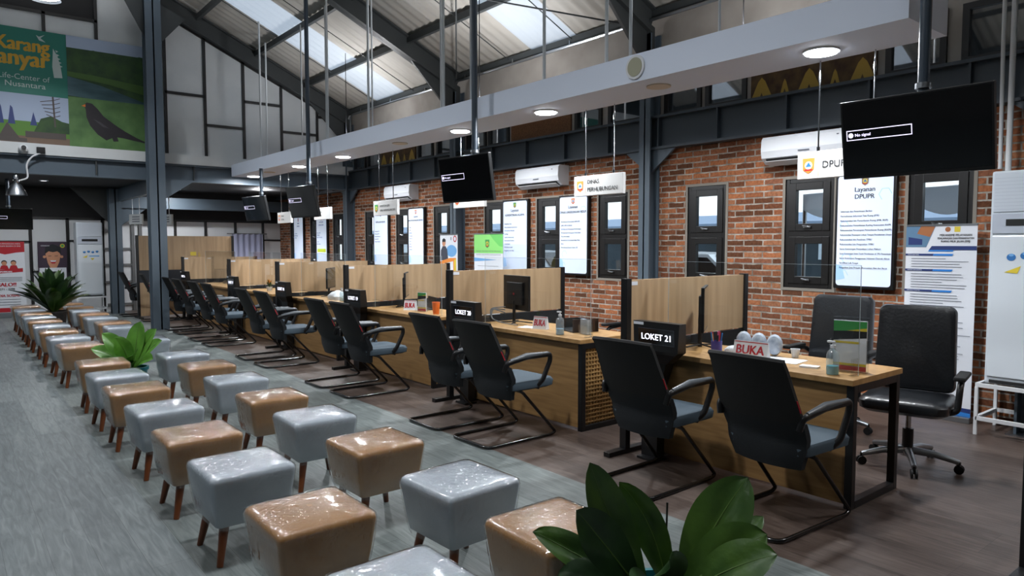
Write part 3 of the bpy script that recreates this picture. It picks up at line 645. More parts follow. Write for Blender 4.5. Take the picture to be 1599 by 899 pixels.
# ------------------------------------------------------------------ lit service boards on the brick wall
def board(y1, y0, lines, label, cols, head, fs=.045, stripe=False):
    t_ = thing('service_board', label, 'lit board', (XW, (y0+y1)/2, 1.10), 0, 'lit service boards on the brick wall'); W_ = y1-y0; H_ = 1.13
    q = MB(); q.box((-.06, -W_/2, 0), (-.004, W_/2, H_), M_black, .01); q.build('board_frame', t_)
    q = MB(); c = .03; u0, u1, v0, v1 = .028, W_-.028, .03, H_-.025
    A = Art(q, (-.06, W_/2, 0), UY, UZ, NX)
    out = []
    for (cx_, cy_, a0) in ((u1-c, v1-c, 0), (u0+c, v1-c, 90), (u0+c, v0+c, 180), (u1-c, v0+c, 270)):
        out += [(cx_+c*math.cos(R(a0+k*22.5)), cy_+c*math.sin(R(a0+k*22.5))) for k in range(5)]
    A.poly(out, M_lcd)
    for (hx, hy, hr) in ((u0+.06, .13, .06), (u0+.10, .30, .05), (u1-.07, H_-.22, .06), (u0+.07, H_*.55, .045)):
        for k in range(4 if hx > u0+.06 else 3): A.line((hx+hr*math.cos(R(60*k)), hy+hr*math.sin(R(60*k))), (hx+hr*math.cos(R(60*k+60)), hy+hr*math.sin(R(60*k+60))), .006, M_lcdb)
    A.poly([(u0, .08), (u0+.09, .10), (u0+.06, .22), (u0, .24)], M_lcdb)
    if stripe: A.rect(u0+.04, .26, u1-.04, .34, mat('lime_stripe', '#c4d63a', .5, emit=.2))
    crest(A, W_/2, H_-.085, .035, *cols)
    b = H_-.185
    for s_, z_ in head: A.text(s_, W_/2, b, z_, M_ink, 'c', bold=.0012, width=min(W_*.86, (text_geo(s_)[3]-text_geo(s_)[2])*z_)); b -= .068
    b -= .06; st = min(.052, (b-.2)/max(1, len(lines)-1))
    for k, s_ in enumerate(lines):
        if s_: A.text(s_, u0+.035, b, fs*.5, M_ink, 'l', width=min(W_*.84, (text_geo(s_)[3]-text_geo(s_)[2])*fs*.5), bold=.0007)
        b -= st
    q.build('backlit_face', t_)
B_ = (M_bl, M_ye, M_gr); G_ = (M_gr, M_ye, M_gr)
board(3.457, 2.878, ['Informasi dan Penerimaan Berkas', 'Permohonan Informasi Tata Ruang (ITR)', 'Rekomendasi Izin Pemanfaatan Ruang (IMB, SIUP)', 'Rekomendasi Pemanfaatan Kavling Kesesuaian KKPR', 'Rekomendasi Persetujuan Pemanfaatan Ruang (KKPR)', 'Rekomendasi Penetapan Lokasi Tempat Pemakaman Umum',
      'Rekomendasi Izin Pendirian TPBU', 'Rekomendasi Izin Pengesahan TPBU', 'Surat Keterangan Penyediaan Lahan Makam', 'Surat Keterangan Sewa Tanah Pemakaman di TPU Pemerintah', 'Surat Ketetapan Penggunaan Halaman Daerah Aliran', 'Sertifikat Laik Fungsi', 'Pengaduan Jasa Proyek / Kerusakan Alat dan Berat'],
      'lit board headed Layanan DPUPR with a long list', (mat('shield_grey', '#8b7a68', .5), M_ye, M_bl), [('Layanan', .062), ('DPUPR', .062)])
board(7.505, 6.90, ['Permohonan Persetujuan UKM-UPL', '(UKL, SPPL & DELH)', 'Permohonan Persetujuan Pembuangan', 'Permohonan Persetujuan Teknis Baku', 'Mutu Air Limbah', 'Permohonan Persetujuan Baku Mutu', 'Emisi', 'Permohonan Rincian Teknis LB3'], 'lit board headed Layanan Dinas Lingkungan Hidup', E_, [('Layanan', .06), ('DINAS LINGKUNGAN HIDUP', .045)], .052)
board(8.814, 8.185, ['Pendaftaran Haji', 'Rekomendasi izin operasional', 'Izin pendirian Madrasah', 'Lembaga', 'Legalisir dokumen haji', 'Rekomendasi Pendirian', 'rumah ibadah', 'Permohonan wakaf', 'Pengukuran arah kiblat'], 'lit board headed Layanan Kementerian Agama with green emblem', G_, [('Layanan', .06), ('KEMENTERIAN AGAMA', .045)], .052)
board(11.723, 11.145, ['      Pajak', '      PBB', '      Reklame', '      Air tanah', '      Restoran', '      Parkir', '      Hotel', '      BPHTB', '      Hiburan'], 'lit board with a short centred list left of the person banner', E_, [('Layanan', .05), ('BADAN KEUANGAN DAERAH', .04)], .055)
board(13.102, 12.486, ['', 'Perpanjangan SIM', 'Perpanjang STNK', 'Pelayanan Kehilangan', 'Layanan SKCK', 'Pelayanan Pengaduan'], 'lit board with blue and gold emblem in front of the green-emblem sign', B_, [('', .05), ('KEPOLISIAN RESOR', .045)], .055)
board(15.961, 15.358, ['', 'PELAYANAN', 'TERPADU', 'PENCATATAN SIPIL', '', 'LOKET', 'PELAYANAN'], 'lit board with a yellow-green stripe, second farthest', E_, [('LAYANAN', .05), ('DISDUKCAPIL', .045)], .07, True)
board(17.32, 16.722, ['', 'LAYANAN', 'PERBANKAN', 'DAERAH'], 'farthest lit board with three lines of grey print', E_, [('BANK', .05), ('DAERAH', .045)], .07)

# wall air conditioners
def aircon(y, label):
    t_ = thing('wall_air_conditioner', label, 'air conditioner', (XW, y, 2.38), 0, 'split air conditioners on the brick wall'); q = MB(); W_ = .95
    pr = [(0, 0), (-.12, 0), (-.20, .06), (-.215, .13), (-.205, .25), (-.18, .28), (0, .28)]
    q.prism([(a, -W_/2, b) for a, b in pr], (0, W_, 0), mat('ac_white', '#dfe3e8', .35)); q.build('housing', t_)
    q = MB(); q.prism([(-.128, -W_/2+.05, .0), (-.198, -W_/2+.05, .052), (-.194, -W_/2+.05, .04), (-.13, -W_/2+.05, -.006)], (0, W_-.1, 0), M_blackm); q.build('air_outlet', t_)
    q = MB(); q.prism([(-.12, -W_/2+.05, -.02), (-.20, -W_/2+.05, .02), (-.205, -W_/2+.05, .028), (-.12, -W_/2+.05, -.012)], (0, W_-.1, 0), M_white); q.build('louvre', t_)
    q = MB(); q.box((-.2165, -.06, .10), (-.214, .06, .112), M_ink2); q.box((-.2135, -W_/2+.12, .22), (-.2105, -W_/2+.14, .23), M_ink2); q.build('badge', t_)
aircon(3.72, 'nearest white wall air conditioner, above the DPUPR sign'); aircon(7.83, 'white wall air conditioner above two lit boards in the middle'); aircon(11.9, 'farthest white wall air conditioner, behind the green-emblem sign')

# roll-up banners
def banner(x, y0, y1, z1, label, art, z0=.05):
    t_ = thing('rollup_banner', label, 'banner', (x, (y0+y1)/2, 0)); W_ = y1-y0
    q = MB(); q.box((-.002, -W_/2, z0), (.002, W_/2, z1), M_paper); A = Art(q, (-.002, W_/2, z0), UY, UZ, NX); art(A, W_, z1-z0); q.build('printed_sheet', t_)
    q = MB(); q.box((-.05, -W_/2-.01, 0), (.05, W_/2+.01, z0), M_alu, .008); q.build('base', t_)
    q = MB(); q.tube([(.015, 0, z0), (.015, 0, z1)], .008, M_alu, 6); q.box((-.008, -W_/2, z1-.004), (.012, W_/2, z1+.012), M_alu); q.build('pole', t_)
M_navy = mat('print_navy', '#23366e', .5); M_blue = mat('print_blue', '#2f7fd0', .5); M_photo = mat('print_brown', '#a5673e', .5); M_slate = mat('print_slate', '#5b7f9e', .5)
def art_dpupr(A, W_, H_):
    A.rect(0, 0, W_, .07, M_blue); A.poly([(0, .07), (W_, .03), (W_, .07)], M_navy)
    A.poly([(0, H_-.19), (W_*.30, H_-.19), (W_*.43, H_), (0, H_)], M_slate); A.poly([(W_*.16, H_-.07), (W_*.35, H_-.10), (W_*.42, H_-.01), (W_*.22, H_)], M_photo); A.poly([(.02, H_-.17), (W_*.24, H_-.17), (W_*.24, H_-.12), (.02, H_-.1)], M_navy)
    A.disc(W_*.60, H_-.035, .022, M_photo); A.rect(W_*.69, H_-.058, W_*.77, H_-.012, M_ye)
    A.text('MEKANISME PELAYANAN', W_*.71, H_-.095, .028, M_ink, 'c', width=W_*.44, bold=.0006); A.text('PENGAWASAN DAN PEMANFAATAN', W_*.71, H_-.122, .026, M_ink, 'c', width=W_*.50, bold=.0006); A.text('RUANG MILIK JALAN (RMJ)', W_*.71, H_-.148, .026, M_ink, 'c', width=W_*.40, bold=.0006)
    A.poly([(W_*.34, H_-.215), (W_, H_-.215), (W_, H_-.18), (W_*.38, H_-.18)], M_navy); A.poly([(W_*.33, H_-.228), (W_*.68, H_-.228), (W_*.69, H_-.215), (W_*.34, H_-.215)], M_blue)
    b = H_-.26
    heads = ['PERSYARATAN', 'SISTEM MEKANISME', 'JANGKA WAKTU', 'BIAYA / TARIF', 'PRODUK', 'PENGADUAN', 'DASAR HUKUM']
    lens = [4, 6, 6, 5, 5, 5, 4]
    for h_, n_ in zip(heads, lens):
        A.poly([(0, b-.006), (W_*.67, b-.006), (W_*.69, b+.012), (0, b+.012)], M_navy); A.poly([(W_*.4, b-.006), (W_*.67, b-.006), (W_*.69, b+.012), (W_*.41, b+.012)], M_blue); A.text(h_, .02, b-.002, .014, M_paper, 'l')
        b -= .034
        for k in range(n_): A.rect(W_*.09, b, W_*(.09+random.uniform(.45, .88)), b+.0045, M_ink2); b -= .0235
        b -= .008
banner(6.82, 2.165, 2.73, 1.70, 'tall roll-up banner headed Mekanisme Pelayanan behind the right-hand leather chair', art_dpupr)
M_sky2 = mat('print_sky', '#6fa9dd', .5); M_skin = mat('print_skin', '#c98f6e', .6); M_cloth = mat('print_charcoal', '#3b3f4d', .6); M_grn = mat('print_green', '#8fe07a', .5); M_grn2 = mat('print_green_deep', '#6fce68', .5)
def art_person(A, W_, H_):
    A.disc(W_*.66, H_-.27, W_*.30, M_sky2, .10); A.poly([(W_*.03, H_-.43), (W_*.48, H_-.43), (W_*.42, H_-.25), (W_*.32, H_-.19), (W_*.16, H_-.19), (W_*.05, H_-.26)], M_cloth)
    A.disc(W_*.23, H_-.135, W_*.10, M_skin, .06); A.poly([(W_*.13, H_-.12), (W_*.33, H_-.12), (W_*.33, H_-.08), (W_*.23, H_-.055), (W_*.14, H_-.08)], M_ink)
    A.poly([(0, H_-.45), (W_*.55, H_-.39), (W_*.92, H_-.385), (W_*.94, H_-1.1), (W_*.78, H_-1.1), (W_*.76, H_-.44), (0, H_-.50)], M_or); A.rect(W_*.82, H_-1.1, W_*.92, H_-.41, M_ye)
    A.disc(W_*.86, H_-.07, .05, M_red, .055); A.disc(W_*.86, H_-.07, .03, M_paper, .035); A.rect(W_*.62, H_-.09, W_*.66, H_-.04, M_ink2)
    for k in range(5): A.rect(W_*.08+k*.06, H_-1.05, W_*.08+k*.06+.004, H_-.52, M_ink2)
banner(6.62, 9.60, 10.12, 1.70, 'roll-up banner with a person in dark clothes and an orange arch', art_person)
def art_green(A, W_, H_):
    A.rect(0, H_-.30, W_, H_, M_grn); A.poly([(W_*.55, H_), (W_, H_), (W_, H_-.20), (W_*.88, H_-.19), (W_*.68, H_-.09)], M_grn2)
    crest(A, W_*.47, H_-.15, .055, M_gr, M_ye, M_gr); A.text('MAKLUMAT PELAYANAN KANTOR KEMENTERIAN', W_/2, H_-.275, .022, M_ink2, 'c', width=W_*.86); A.text('AGAMA KABUPATEN KARANGANYAR', W_/2, H_-.33, .022, M_ink2, 'c', width=W_*.86)
    A.poly([(0, H_-.43), (W_*.8, H_-.40), (0, H_-.37)], M_sky2)
    for k in range(11): A.rect(W_*.12, H_-.50-k*.09, W_*.85, H_-.496-k*.09, M_ink2)
banner(6.62, 8.39, 9.13, 1.70, 'bright green and white roll-up banner with green emblem', art_green)

# ------------------------------------------------------------------ floor-standing air conditioners on metal stands
def tower_ac(x, y, face, W_, z1, z0, label, label2, D_=.38, art=True):
    rz = R(face); t_ = thing('tower_air_conditioner', label, 'air conditioner', (x, y, z0), rz); H_ = z1-z0; Mw = mat('ac_body', '#c9d1d8', .35)
    q = MB(); q.box((0, -W_/2, 0), (D_, W_/2, H_), Mw, .02); q.build('cabinet', t_)
    q = MB(); q.box((-.012, -W_/2+.02, .06), (0, W_/2-.02, H_*.70), mat('ac_front', '#d3dbe2', .25), .008)
    q.box((-.012, -W_/2+.02, H_*.71), (0, W_/2-.02, H_*.80), mat('ac_grey', '#b4bcc9', .3)); q.box((-.012, -W_/2+.02, H_*.81), (0, W_/2-.02, H_-.015), mat('ac_front2', '#c6ced8', .35), .004)
    for k in range(10): q.box((-.014, -W_/2+.03, H_*.82+k*H_*.016), (-.011, W_/2-.03, H_*.822+k*H_*.016), mat('ac_grey', '#b4bcc9', .3))
    A = Art(q, (-.0125, W_/2, 0), UY, UZ, NX)
    if art:
        for k in range(4): A.disc(W_*.28+k*W_*.16, H_*.60+.012*(k % 2), W_*.055, M_bl, W_*.05); A.disc(W_*.28+k*W_*.16, H_*.61+.012*(k % 2), W_*.03, M_sky2, W_*.02)
        A.poly([(W_*.2, H_*.53), (W_*.36, H_*.525), (W_*.40, H_*.56), (W_*.3, H_*.545)], M_ye); A.poly([(W_*.5, H_*.52), (W_*.66, H_*.52), (W_*.58, H_*.49)], M_ye); A.rect(W_*.46, H_*.54, W_*.84, H_*.555, M_sky2)
    q.build('front_panel', t_)
    q = MB(); q.box((-.016, -W_*.30, H_*.745), (-.011, W_*.30, H_*.775), M_blackm); q.build('display_slot', t_)
    q = MB(); q.box((-.014, -W_/2+.04, .012), (0.01, W_/2-.04, .035), M_blackm); q.build('lower_slot', t_)
    s = thing('metal_stand', label2, 'stand', (x, y, 0), rz); q = MB(); P_ = .025; a0, a1, b0, b1 = -.05, D_+.03, -W_/2-.03, W_/2+.03
    for xx in (a0, a1):
        for yy in (b0, b1): g = MB(); g.box((xx-P_/2, yy-P_/2, 0), (xx+P_/2, yy+P_/2, z0-.03), M_white, .003); g.build('leg', s)
    for zz in (z0-.03, .12):
        for xx in (a0, a1): q.box((xx-P_/2, b0, zz), (xx+P_/2, b1, zz+.03), M_white)
        for yy in (b0, b1): q.box((a0, yy-P_/2, zz), (a1, yy+P_/2, zz+.03), M_white)
    q.build('frame', s)
tower_ac(6.50, 1.70, 0, .56, 2.11, .42, 'white tower air conditioner at the right edge with a black display slot', 'white metal stand under the tower air conditioner at the right edge')
tower_ac(2.53, 17.75, 90, .50, 2.02, .40, 'white tower air conditioner beside the smiling-face poster in the rear bay', 'grey-white metal stand under the rear tower air conditioner')

# ------------------------------------------------------------------ gable banner (landscape, bird, town slogan) and rear posters
M_teal = mat('print_teal', '#0f6a5c', .5); M_mus = mat('print_mustard', '#b98f1e', .5)
M_forest = mat('print_forest', '#1c3a1f', .6, var=('#2f4f20', 6)); M_water = mat('print_water', '#3f5d66', .4, var=('#24444a', 1.5, (1, 1, 4))); M_grass = mat('print_grass', '#3d5f33', .6, var=('#567a45', 3)); M_bird = mat('print_bird', '#221f24', .5)
M_lgrass = mat('print_bright_grass', '#4f7a2c', .6); M_cloud = mat('print_cloud', '#9aa9c0', .6); M_stone = mat('print_stone', '#4a4340', .6)
M_cream = mat('print_pale', '#a9b7b4', .6); M_beak = mat('print_beak', '#c46a1f', .5)
t_ = thing('wall_banner', 'huge printed banner with Karanganyar slogan, lake landscape and blackbird on the far gable', 'banner', (1.5, YG-.05, 3.2)); q = MB()
gx0, gx1, gh = -.55, 2.98, 1.86
q.box((gx0-1.5, -.01, 0), (gx1-1.5, .01, gh), M_forest); A = Art(q, (gx0-1.5, -.01, 0), (1, 0, 0), UZ, (0, -1, 0)); xb = 1.775-gx0; W_ = gx1-gx0
A.rect(0, .80, xb, gh, M_teal); A.rect(0, 0, xb, .80, M_cloud)                 # left half
A.text('Karang', xb-.605, 1.50, .31, M_mus, 'c', bold=.012, width=.72); A.text('anyar', xb-.60, 1.26, .36, M_mus, 'c', bold=.014, width=.70)
A.text('Life-Center of', xb-.60, 1.03, .125, M_cream, 'c', width=.70); A.text('Nusantara', xb-.59, .91, .125, M_cream, 'c', width=.55)
A.poly([(xb-.19, 1.12), (xb-.07, 1.13), (xb-.09, 1.3), (xb-.13, 1.48), (xb-.19, 1.60), (xb-.21, 1.3)], M_cream)
for k in range(5): A.poly([(xb-.10+k*-.012, 1.30+k*.06), (xb-.06-k*.014, 1.32+k*.06), (xb-.11-k*.012, 1.34+k*.06)], M_cream)
A.poly([(xb-.42, 1.78), (xb-.38, 1.70), (xb-.29, 1.68), (xb-.36, 1.74), (xb-.30, 1.80), (xb-.38, 1.76)], M_cream)
A.rect(0, .12, xb, .36, M_lgrass); A.rect(0, 0, xb, .12, mat('print_earth', '#6d5a4c', .7))
A.poly([(0, .33), (0, .52)]+[(k*.1, .44+.05*math.sin(k*2.1)) for k in range(1, 10)]+[(.95, .34)], M_forest)
for c_, l_ in ((xb-.95, -1), (xb-.80, 1)): A.poly([(c_-.05, .30), (c_+.05, .30), (c_+.02, .56), (c_-.01*l_, .60)], M_navy)
A.poly([(xb-.98, .08), (xb-.86, .32), (xb-.70, .08)], M_stone); A.poly([(xb-.55, .30), (xb-.50, .52), (xb-.45, .30)], M_navy)
A.poly([(xb-.5, .2), (xb-.4, .42), (xb-.25, .48), (xb-.1, .4), (xb, .38), (xb, .2)], M_forest); A.line((xb-.20, .3), (xb-.22, .80), .025, M_stone)
for k in range(5): A.line((xb-.22, .74-k*.07), (xb-.40+.02*k, .70-k*.05), .012, M_stone); A.line((xb-.22, .74-k*.07), (xb-.12, .78-k*.07), .01, M_stone)
A.poly([(xb-.62, .1), (xb-.05, .1), (xb-.05, .2), (xb-.62, .2)], M_stone); A.poly([(0, .02), (xb-.6, .02), (xb-.6, .08), (0, .1)], M_stone)
A.rect(xb, gh-.20, W_, gh, M_cloud); A.poly([(xb, gh-.62), (W_, gh-.85), (W_, gh-.20)]+[(W_-k*.1, gh-.22+.03*math.sin(k*1.7)) for k in range(1, 12)]+[(xb, gh-.20)], M_forest)
A.poly([(xb, gh-.60), (xb+.4, gh-.62), (W_, gh-.70), (W_, gh-.86), (xb+.6, gh-.74), (xb, gh-.68)], mat('print_moss', '#3f5f26', .6)); A.poly([(xb, .86), (xb, gh-.68), (xb+.5, gh-.78), (W_, gh-1.0), (W_, .78)], M_water)
A.rect(xb, 0, W_, .84, M_grass)
A.poly([(xb+.22, .72), (xb+.27, .77), (xb+.35, .76), (xb+.43, .68), (xb+.52, .56), (xb+.68, .44), (xb+.85, .33), (xb+1.02, .24), (xb+1.18, .17), (xb+1.19, .15), (xb+1.0, .18), (xb+.82, .21), (xb+.72, .22), (xb+.74, .15), (xb+.66, .14), (xb+.64, .2), (xb+.55, .15), (xb+.42, .24), (xb+.31, .38), (xb+.26, .52), (xb+.25, .66)], M_bird)
A.poly([(xb+.19, .705), (xb+.25, .74), (xb+.25, .69)], M_beak); A.poly([(xb+.36, .5), (xb+.46, .46), (xb+.6, .36), (xb+.5, .38)], mat('print_feather', '#3f3b42', .6))
q.build('printed_sheet', t_)
# security camera with junction box on the fascia
t_ = thing('security_camera', 'white dome security camera fixed on the pale fascia below the big banner', 'camera', (1.11, YG-.14, 3.09)); q = MB()
q.lathe([(.0, -.10), (.05, -.085), (.07, -.04), (.07, 0)], M_white, n=16); q.v = [(x, z, -y) for x, y, z in q.v]; q.build('dome', t_)
q = MB(); q.tube([(0, -.085, .015), (0, -.115, .018)], .035, M_screen, 14); q.build('lens', t_)
q = MB(); q.box((1.29, YG-.19, 3.04), (1.41, YG-.14, 3.14), M_blackm, .01); q.tube(fillet([(1.34, YG-.17, 3.04), (1.22, YG-.17, 2.98), (1.14, YG-.16, 2.85), (1.16, YG-.16, 2.62), (1.05, YG-.16, 2.58)], .1), .014, M_white, 6)
tag(q.build('junction_box'), 'black junction box with a drooping white cable beside the security camera', 'box')
# rear posters
t_ = thing('rollup_banner', 'red and white roll-up banner reading HALO!! at the left edge', 'banner', (1.06, 18.15, 0)); q = MB(); q.box((-.32, -.003, .12), (.32, .003, 1.60), M_paper); A = Art(q, (-.32, -.003, .12), (1, 0, 0), UZ, (0, -1, 0))
A.rect(0, 1.30, .64, 1.48, M_red); A.poly([(0, 1.30), (.64, 1.30), (.64, 1.26), (.5, 1.25), (.3, 1.21), (.12, 1.26), (0, 1.24)], M_red); A.text('LAPORKAN PENGADUAN ANDA', .32, 1.42, .04, M_paper, 'c', width=.5); A.text('KEPADA KAMI SEGERA DI SINI', .32, 1.37, .04, M_paper, 'c', width=.5)
for c_ in (.12, .28, .44): A.disc(c_, 1.04, .05, M_ink); A.disc(c_, 1.02, .045, M_skin); A.poly([(c_-.08, .90), (c_+.08, .90), (c_+.05, .98), (c_-.05, .98)], M_red)
A.poly([(0, .80), (.6, .84), (.6, .92), (0, .88)], M_red); A.text('LAPORKAN', .28, .83, .05, M_paper, 'c', bold=.002)
for k in range(3): A.rect(.04, .72-k*.035, .58, .73-k*.035, M_ink2)
A.text('HALO!!', .30, .54, .11, M_red, 'c', bold=.006); A.text('0271 - 3298', .30, .46, .06, M_ink, 'c', bold=.002); A.text('MEDIA SOSIAL', .30, .32, .075, M_red, 'c', bold=.003, width=.46)
for k in range(3): A.rect(.06, .26-k*.055, .54, .268-k*.055, M_ink2)
A.poly([(0, .0), (.64, 0), (.64, .03), (.4, .09), (.2, .09), (0, .06)], M_red); q.build('printed_sheet', t_); q = MB(); q.box((-.34, -.06, 0), (.34, .06, .12), M_alu, .01); q.build('base', t_)
t_ = thing('wall_poster', 'purple poster with a smiling cartoon face behind the big far plant', 'poster', (1.90, YB-.035, .55)); q = MB(); q.box((-.27, -.01, 0), (.27, 0, 1.05), mat('print_purple', '#3b2c3d', .6)); A = Art(q, (-.27, -.01, 0), (1, 0, 0), UZ, (0, -1, 0))
A.rect(.02, .0, .52, .48, M_paper); A.poly([(.14, .78), (.18, .58), (.22, .48), (.34, .48), (.39, .6), (.42, .76), (.36, .9), (.28, .93), (.2, .9)], M_skin); A.poly([(.13, .78), (.2, .84), (.28, .82), (.36, .84), (.43, .78), (.42, .93), (.28, 1.0), (.14, .93)], M_ink); A.disc(.12, .72, .03, M_skin); A.disc(.44, .72, .03, M_skin)
A.poly([(.21, .64), (.35, .64), (.31, .57), (.25, .57)], M_red); A.poly([(.22, .64), (.34, .64), (.32, .61), (.24, .61)], M_paper)
for c_ in (.22, .34): A.line((c_-.03, .735), (c_+.03, .74), .01, M_ink)
A.disc(.46, .96, .045, M_ye); A.disc(.46, .96, .028, M_gr); A.text('GERAKAN', .06, .95, .035, M_paper, 'l'); A.rect(.2, .3, .36, .4, M_ink); q.build('printed_sheet', t_)
# curtain in the rear right
q = MB(); N = 60
q.grid(lambda u, v: (5.72+.78*u, 18.28+.02*math.sin(u*34), .0+1.81*v), N, 2, mat('curtain_lilac', '#a9adc8', .8)); q.v = q.v; q.box((5.6, 18.27, 1.80), (6.6, 18.29, 1.825), M_gbar)
tag(q.build('curtain'), 'pale lilac curtain hanging beside the wooden screen at the rear', 'curtain')

# ------------------------------------------------------------------ stools
def rr(hx, r, z, n=6, hy=None):
    hy = hy or hx; out = []
    for cx_, cy_, a0 in ((hx-r, hy-r, 0), (-hx+r, hy-r, 90), (-hx+r, -hy+r, 180), (hx-r, -hy+r, 270)):
        out += [(cx_+r*math.cos(R(a0+90*k/n)), cy_+r*math.sin(R(a0+90*k/n)), z) for k in range(n+1)]
    return out
def make_stool(nm, col, col2):
    t_ = thing(nm, '', 'stool'); q = MB(); Mm = mat('leather_'+nm, col, .38, coat=.55, var=(col2, 5), bump=(9, .10))
    q.loft([rr(.168, .02, .187), rr(.176, .024, .193), rr(.190, .024, .28), rr(.204, .026, .39), rr(.207, .028, .415), rr(.204, .032, .431), rr(.194, .036, .440), rr(.165, .04, .446), rr(.08, .03, .451), rr(.01, .005, .452)], Mm)
    q.build('cushion', t_)
    q = MB(); random.seed(len(nm)); prof = [(.172, .170), (.180, .188), (.190, .235), (.198, .29), (.205, .35), (.209, .395), (.2115, .417), (.208, .434), (.197, .444), (.167, .450), (.08, .455), (.01, .456)]
    lp = []
    for h_, z_ in prof:
        L_ = rr(h_, .03 if h_ > .05 else .005, z_)
        a = .0035 if z_ < .41 else .001
        lp.append([(x*(1+random.uniform(-1, 1)*a/.2), y*(1+random.uniform(-1, 1)*a/.2), z+random.uniform(-1, 1)*a*(.3 if z_ > .2 else 2)) for x, y, z in L_])
    q.loft(lp, M_wrap, cap=False); q.build('plastic_wrap', t_)
    for sx in (-1, 1):
        for sy in (-1, 1):
            q = MB(); q.tube([(sx*.125, sy*.125, .19), (sx*.162, sy*.162, 0)], [.024, .015], M_leg, 10); q.build('leg', t_)
    return t_
st_b = make_stool('ottoman_stool', '#a67b48', '#976c3c'); st_b['_'] = 1
st_g = make_stool('padded_stool', '#aeb9c2', '#a0abb5')
LEFT = [(1.75, 'g'), (2.54, 'b'), (3.37, 'g'), (4.13, 'b'), (4.95, 'g'), (5.78, 'b'), (6.52, 'g'), (7.31, 'b'), (8.75, 'b'), (9.6, 'g'), (10.42, 'b'), (11.2, 'g'), (11.95, 'b'), (12.65, 'g'), (13.35, 'b'), (14.15, 'g'), (15.0, 'b')]
RIGHT = [(1.80, 'b'), (2.48, 'g'), (3.31, 'b'), (4.10, 'g'), (4.86, 'b'), (5.70, 'g'), (6.53, 'b'), (7.37, 'g'), (8.8, 'g'), (10.4, 'g'), (11.1, 'b'), (11.95, 'g'), (12.75, 'b'), (13.45, 'g'), (14.3, 'b'), (15.25, 'b')]
cn = {'b': 'brown', 'g': 'grey'}; used = {'b': False, 'g': False}
ordw = ['nearest', 'second', 'third', 'fourth', 'fifth', 'sixth', 'seventh', 'eighth', 'ninth']
random.seed(11)
def place_stools(lst, xc, row):
    cnt = {'b': 0, 'g': 0}
    for i, (y, k) in enumerate(lst):
        lb = 'plastic-wrapped %s leather stool, %s %s one of the %s row' % (cn[k], ordw[cnt[k]], cn[k], row)
        if i == 0: lb = 'plastic-wrapped %s stool cut by the bottom edge of the photo, %s row' % (cn[k], row) if row == 'left' else 'plastic-wrapped brown stool half hidden by the foreground plant leaves'
        cnt[k] += 1
        src = st_b if k == 'b' else st_g; loc = (xc+random.uniform(-.012, .012), y+.205, 0); rz = R(random.uniform(-2.5, 2.5))
        if not used[k]:
            used[k] = True; src.location = loc; src.rotation_euler = (0, 0, rz); src['label'] = lb; src['group'] = '%s stools of the %s row' % (cn[k], row); o = src
        else: o = dup(src, loc, rz, lb, '%s stools of the %s row' % (cn[k], row))
place_stools(LEFT, 1.135, 'left'); place_stools(RIGHT, 1.845, 'right')
if '_' in st_b: del st_b['_']
for o in list(C.objects):
    if '_' in o: del o['_']

# ------------------------------------------------------------------ visitor chairs
def back_pt(u, z, off=0):       # u in -1..1
    ws = [(.34, .205), (.42, .238), (.55, .255), (.66, .252), (.80, .240), (.98, .228)]
    hw = ws[-1][1]
    for (z0, a), (z1, b) in zip(ws, ws[1:]):
        if z <= z1: t = max(0, (z-z0)/(z1-z0)); hw = a+(b-a)*t; break
    x = -.085 - .03*math.cos((z-.5)*5) - max(0, z-.50)**1.05*.60 + .045*u*u
    x += .10*max(0, .42-z)*4*.3
    return (x+off, u*hw, z + (0 if z < .9 else -.010*u*u))
def panel(q, z0, z1, mm, th=.035, nu=11, nv=9):
    F_ = lambda u, v: back_pt(2*u-1, z0+(z1-z0)*v, 0); B = lambda u, v: back_pt((2*u-1)*.985, z0+(z1-z0)*v, th)
    A_ = [[Vector(F_(i/(nu-1), j/(nv-1))) for i in range(nu)] for j in range(nv)]; D_ = [[Vector(B(i/(nu-1), j/(nv-1))) for i in range(nu)] for j in range(nv)]
    per = lambda G: G[0][:] + [G[j][-1] for j in range(1, nv)] + G[-1][-2::-1] + [G[j][0] for j in range(nv-2, 0, -1)]
    for G in (A_, D_): q.add([p for r_ in G for p in r_], [(j*nu+i, j*nu+i+1, (j+1)*nu+i+1, (j+1)*nu+i) for j in range(nv-1) for i in range(nu-1)], mm, True)
    q.loft([per(A_), per(D_)], mm, cap=False, smooth=False)
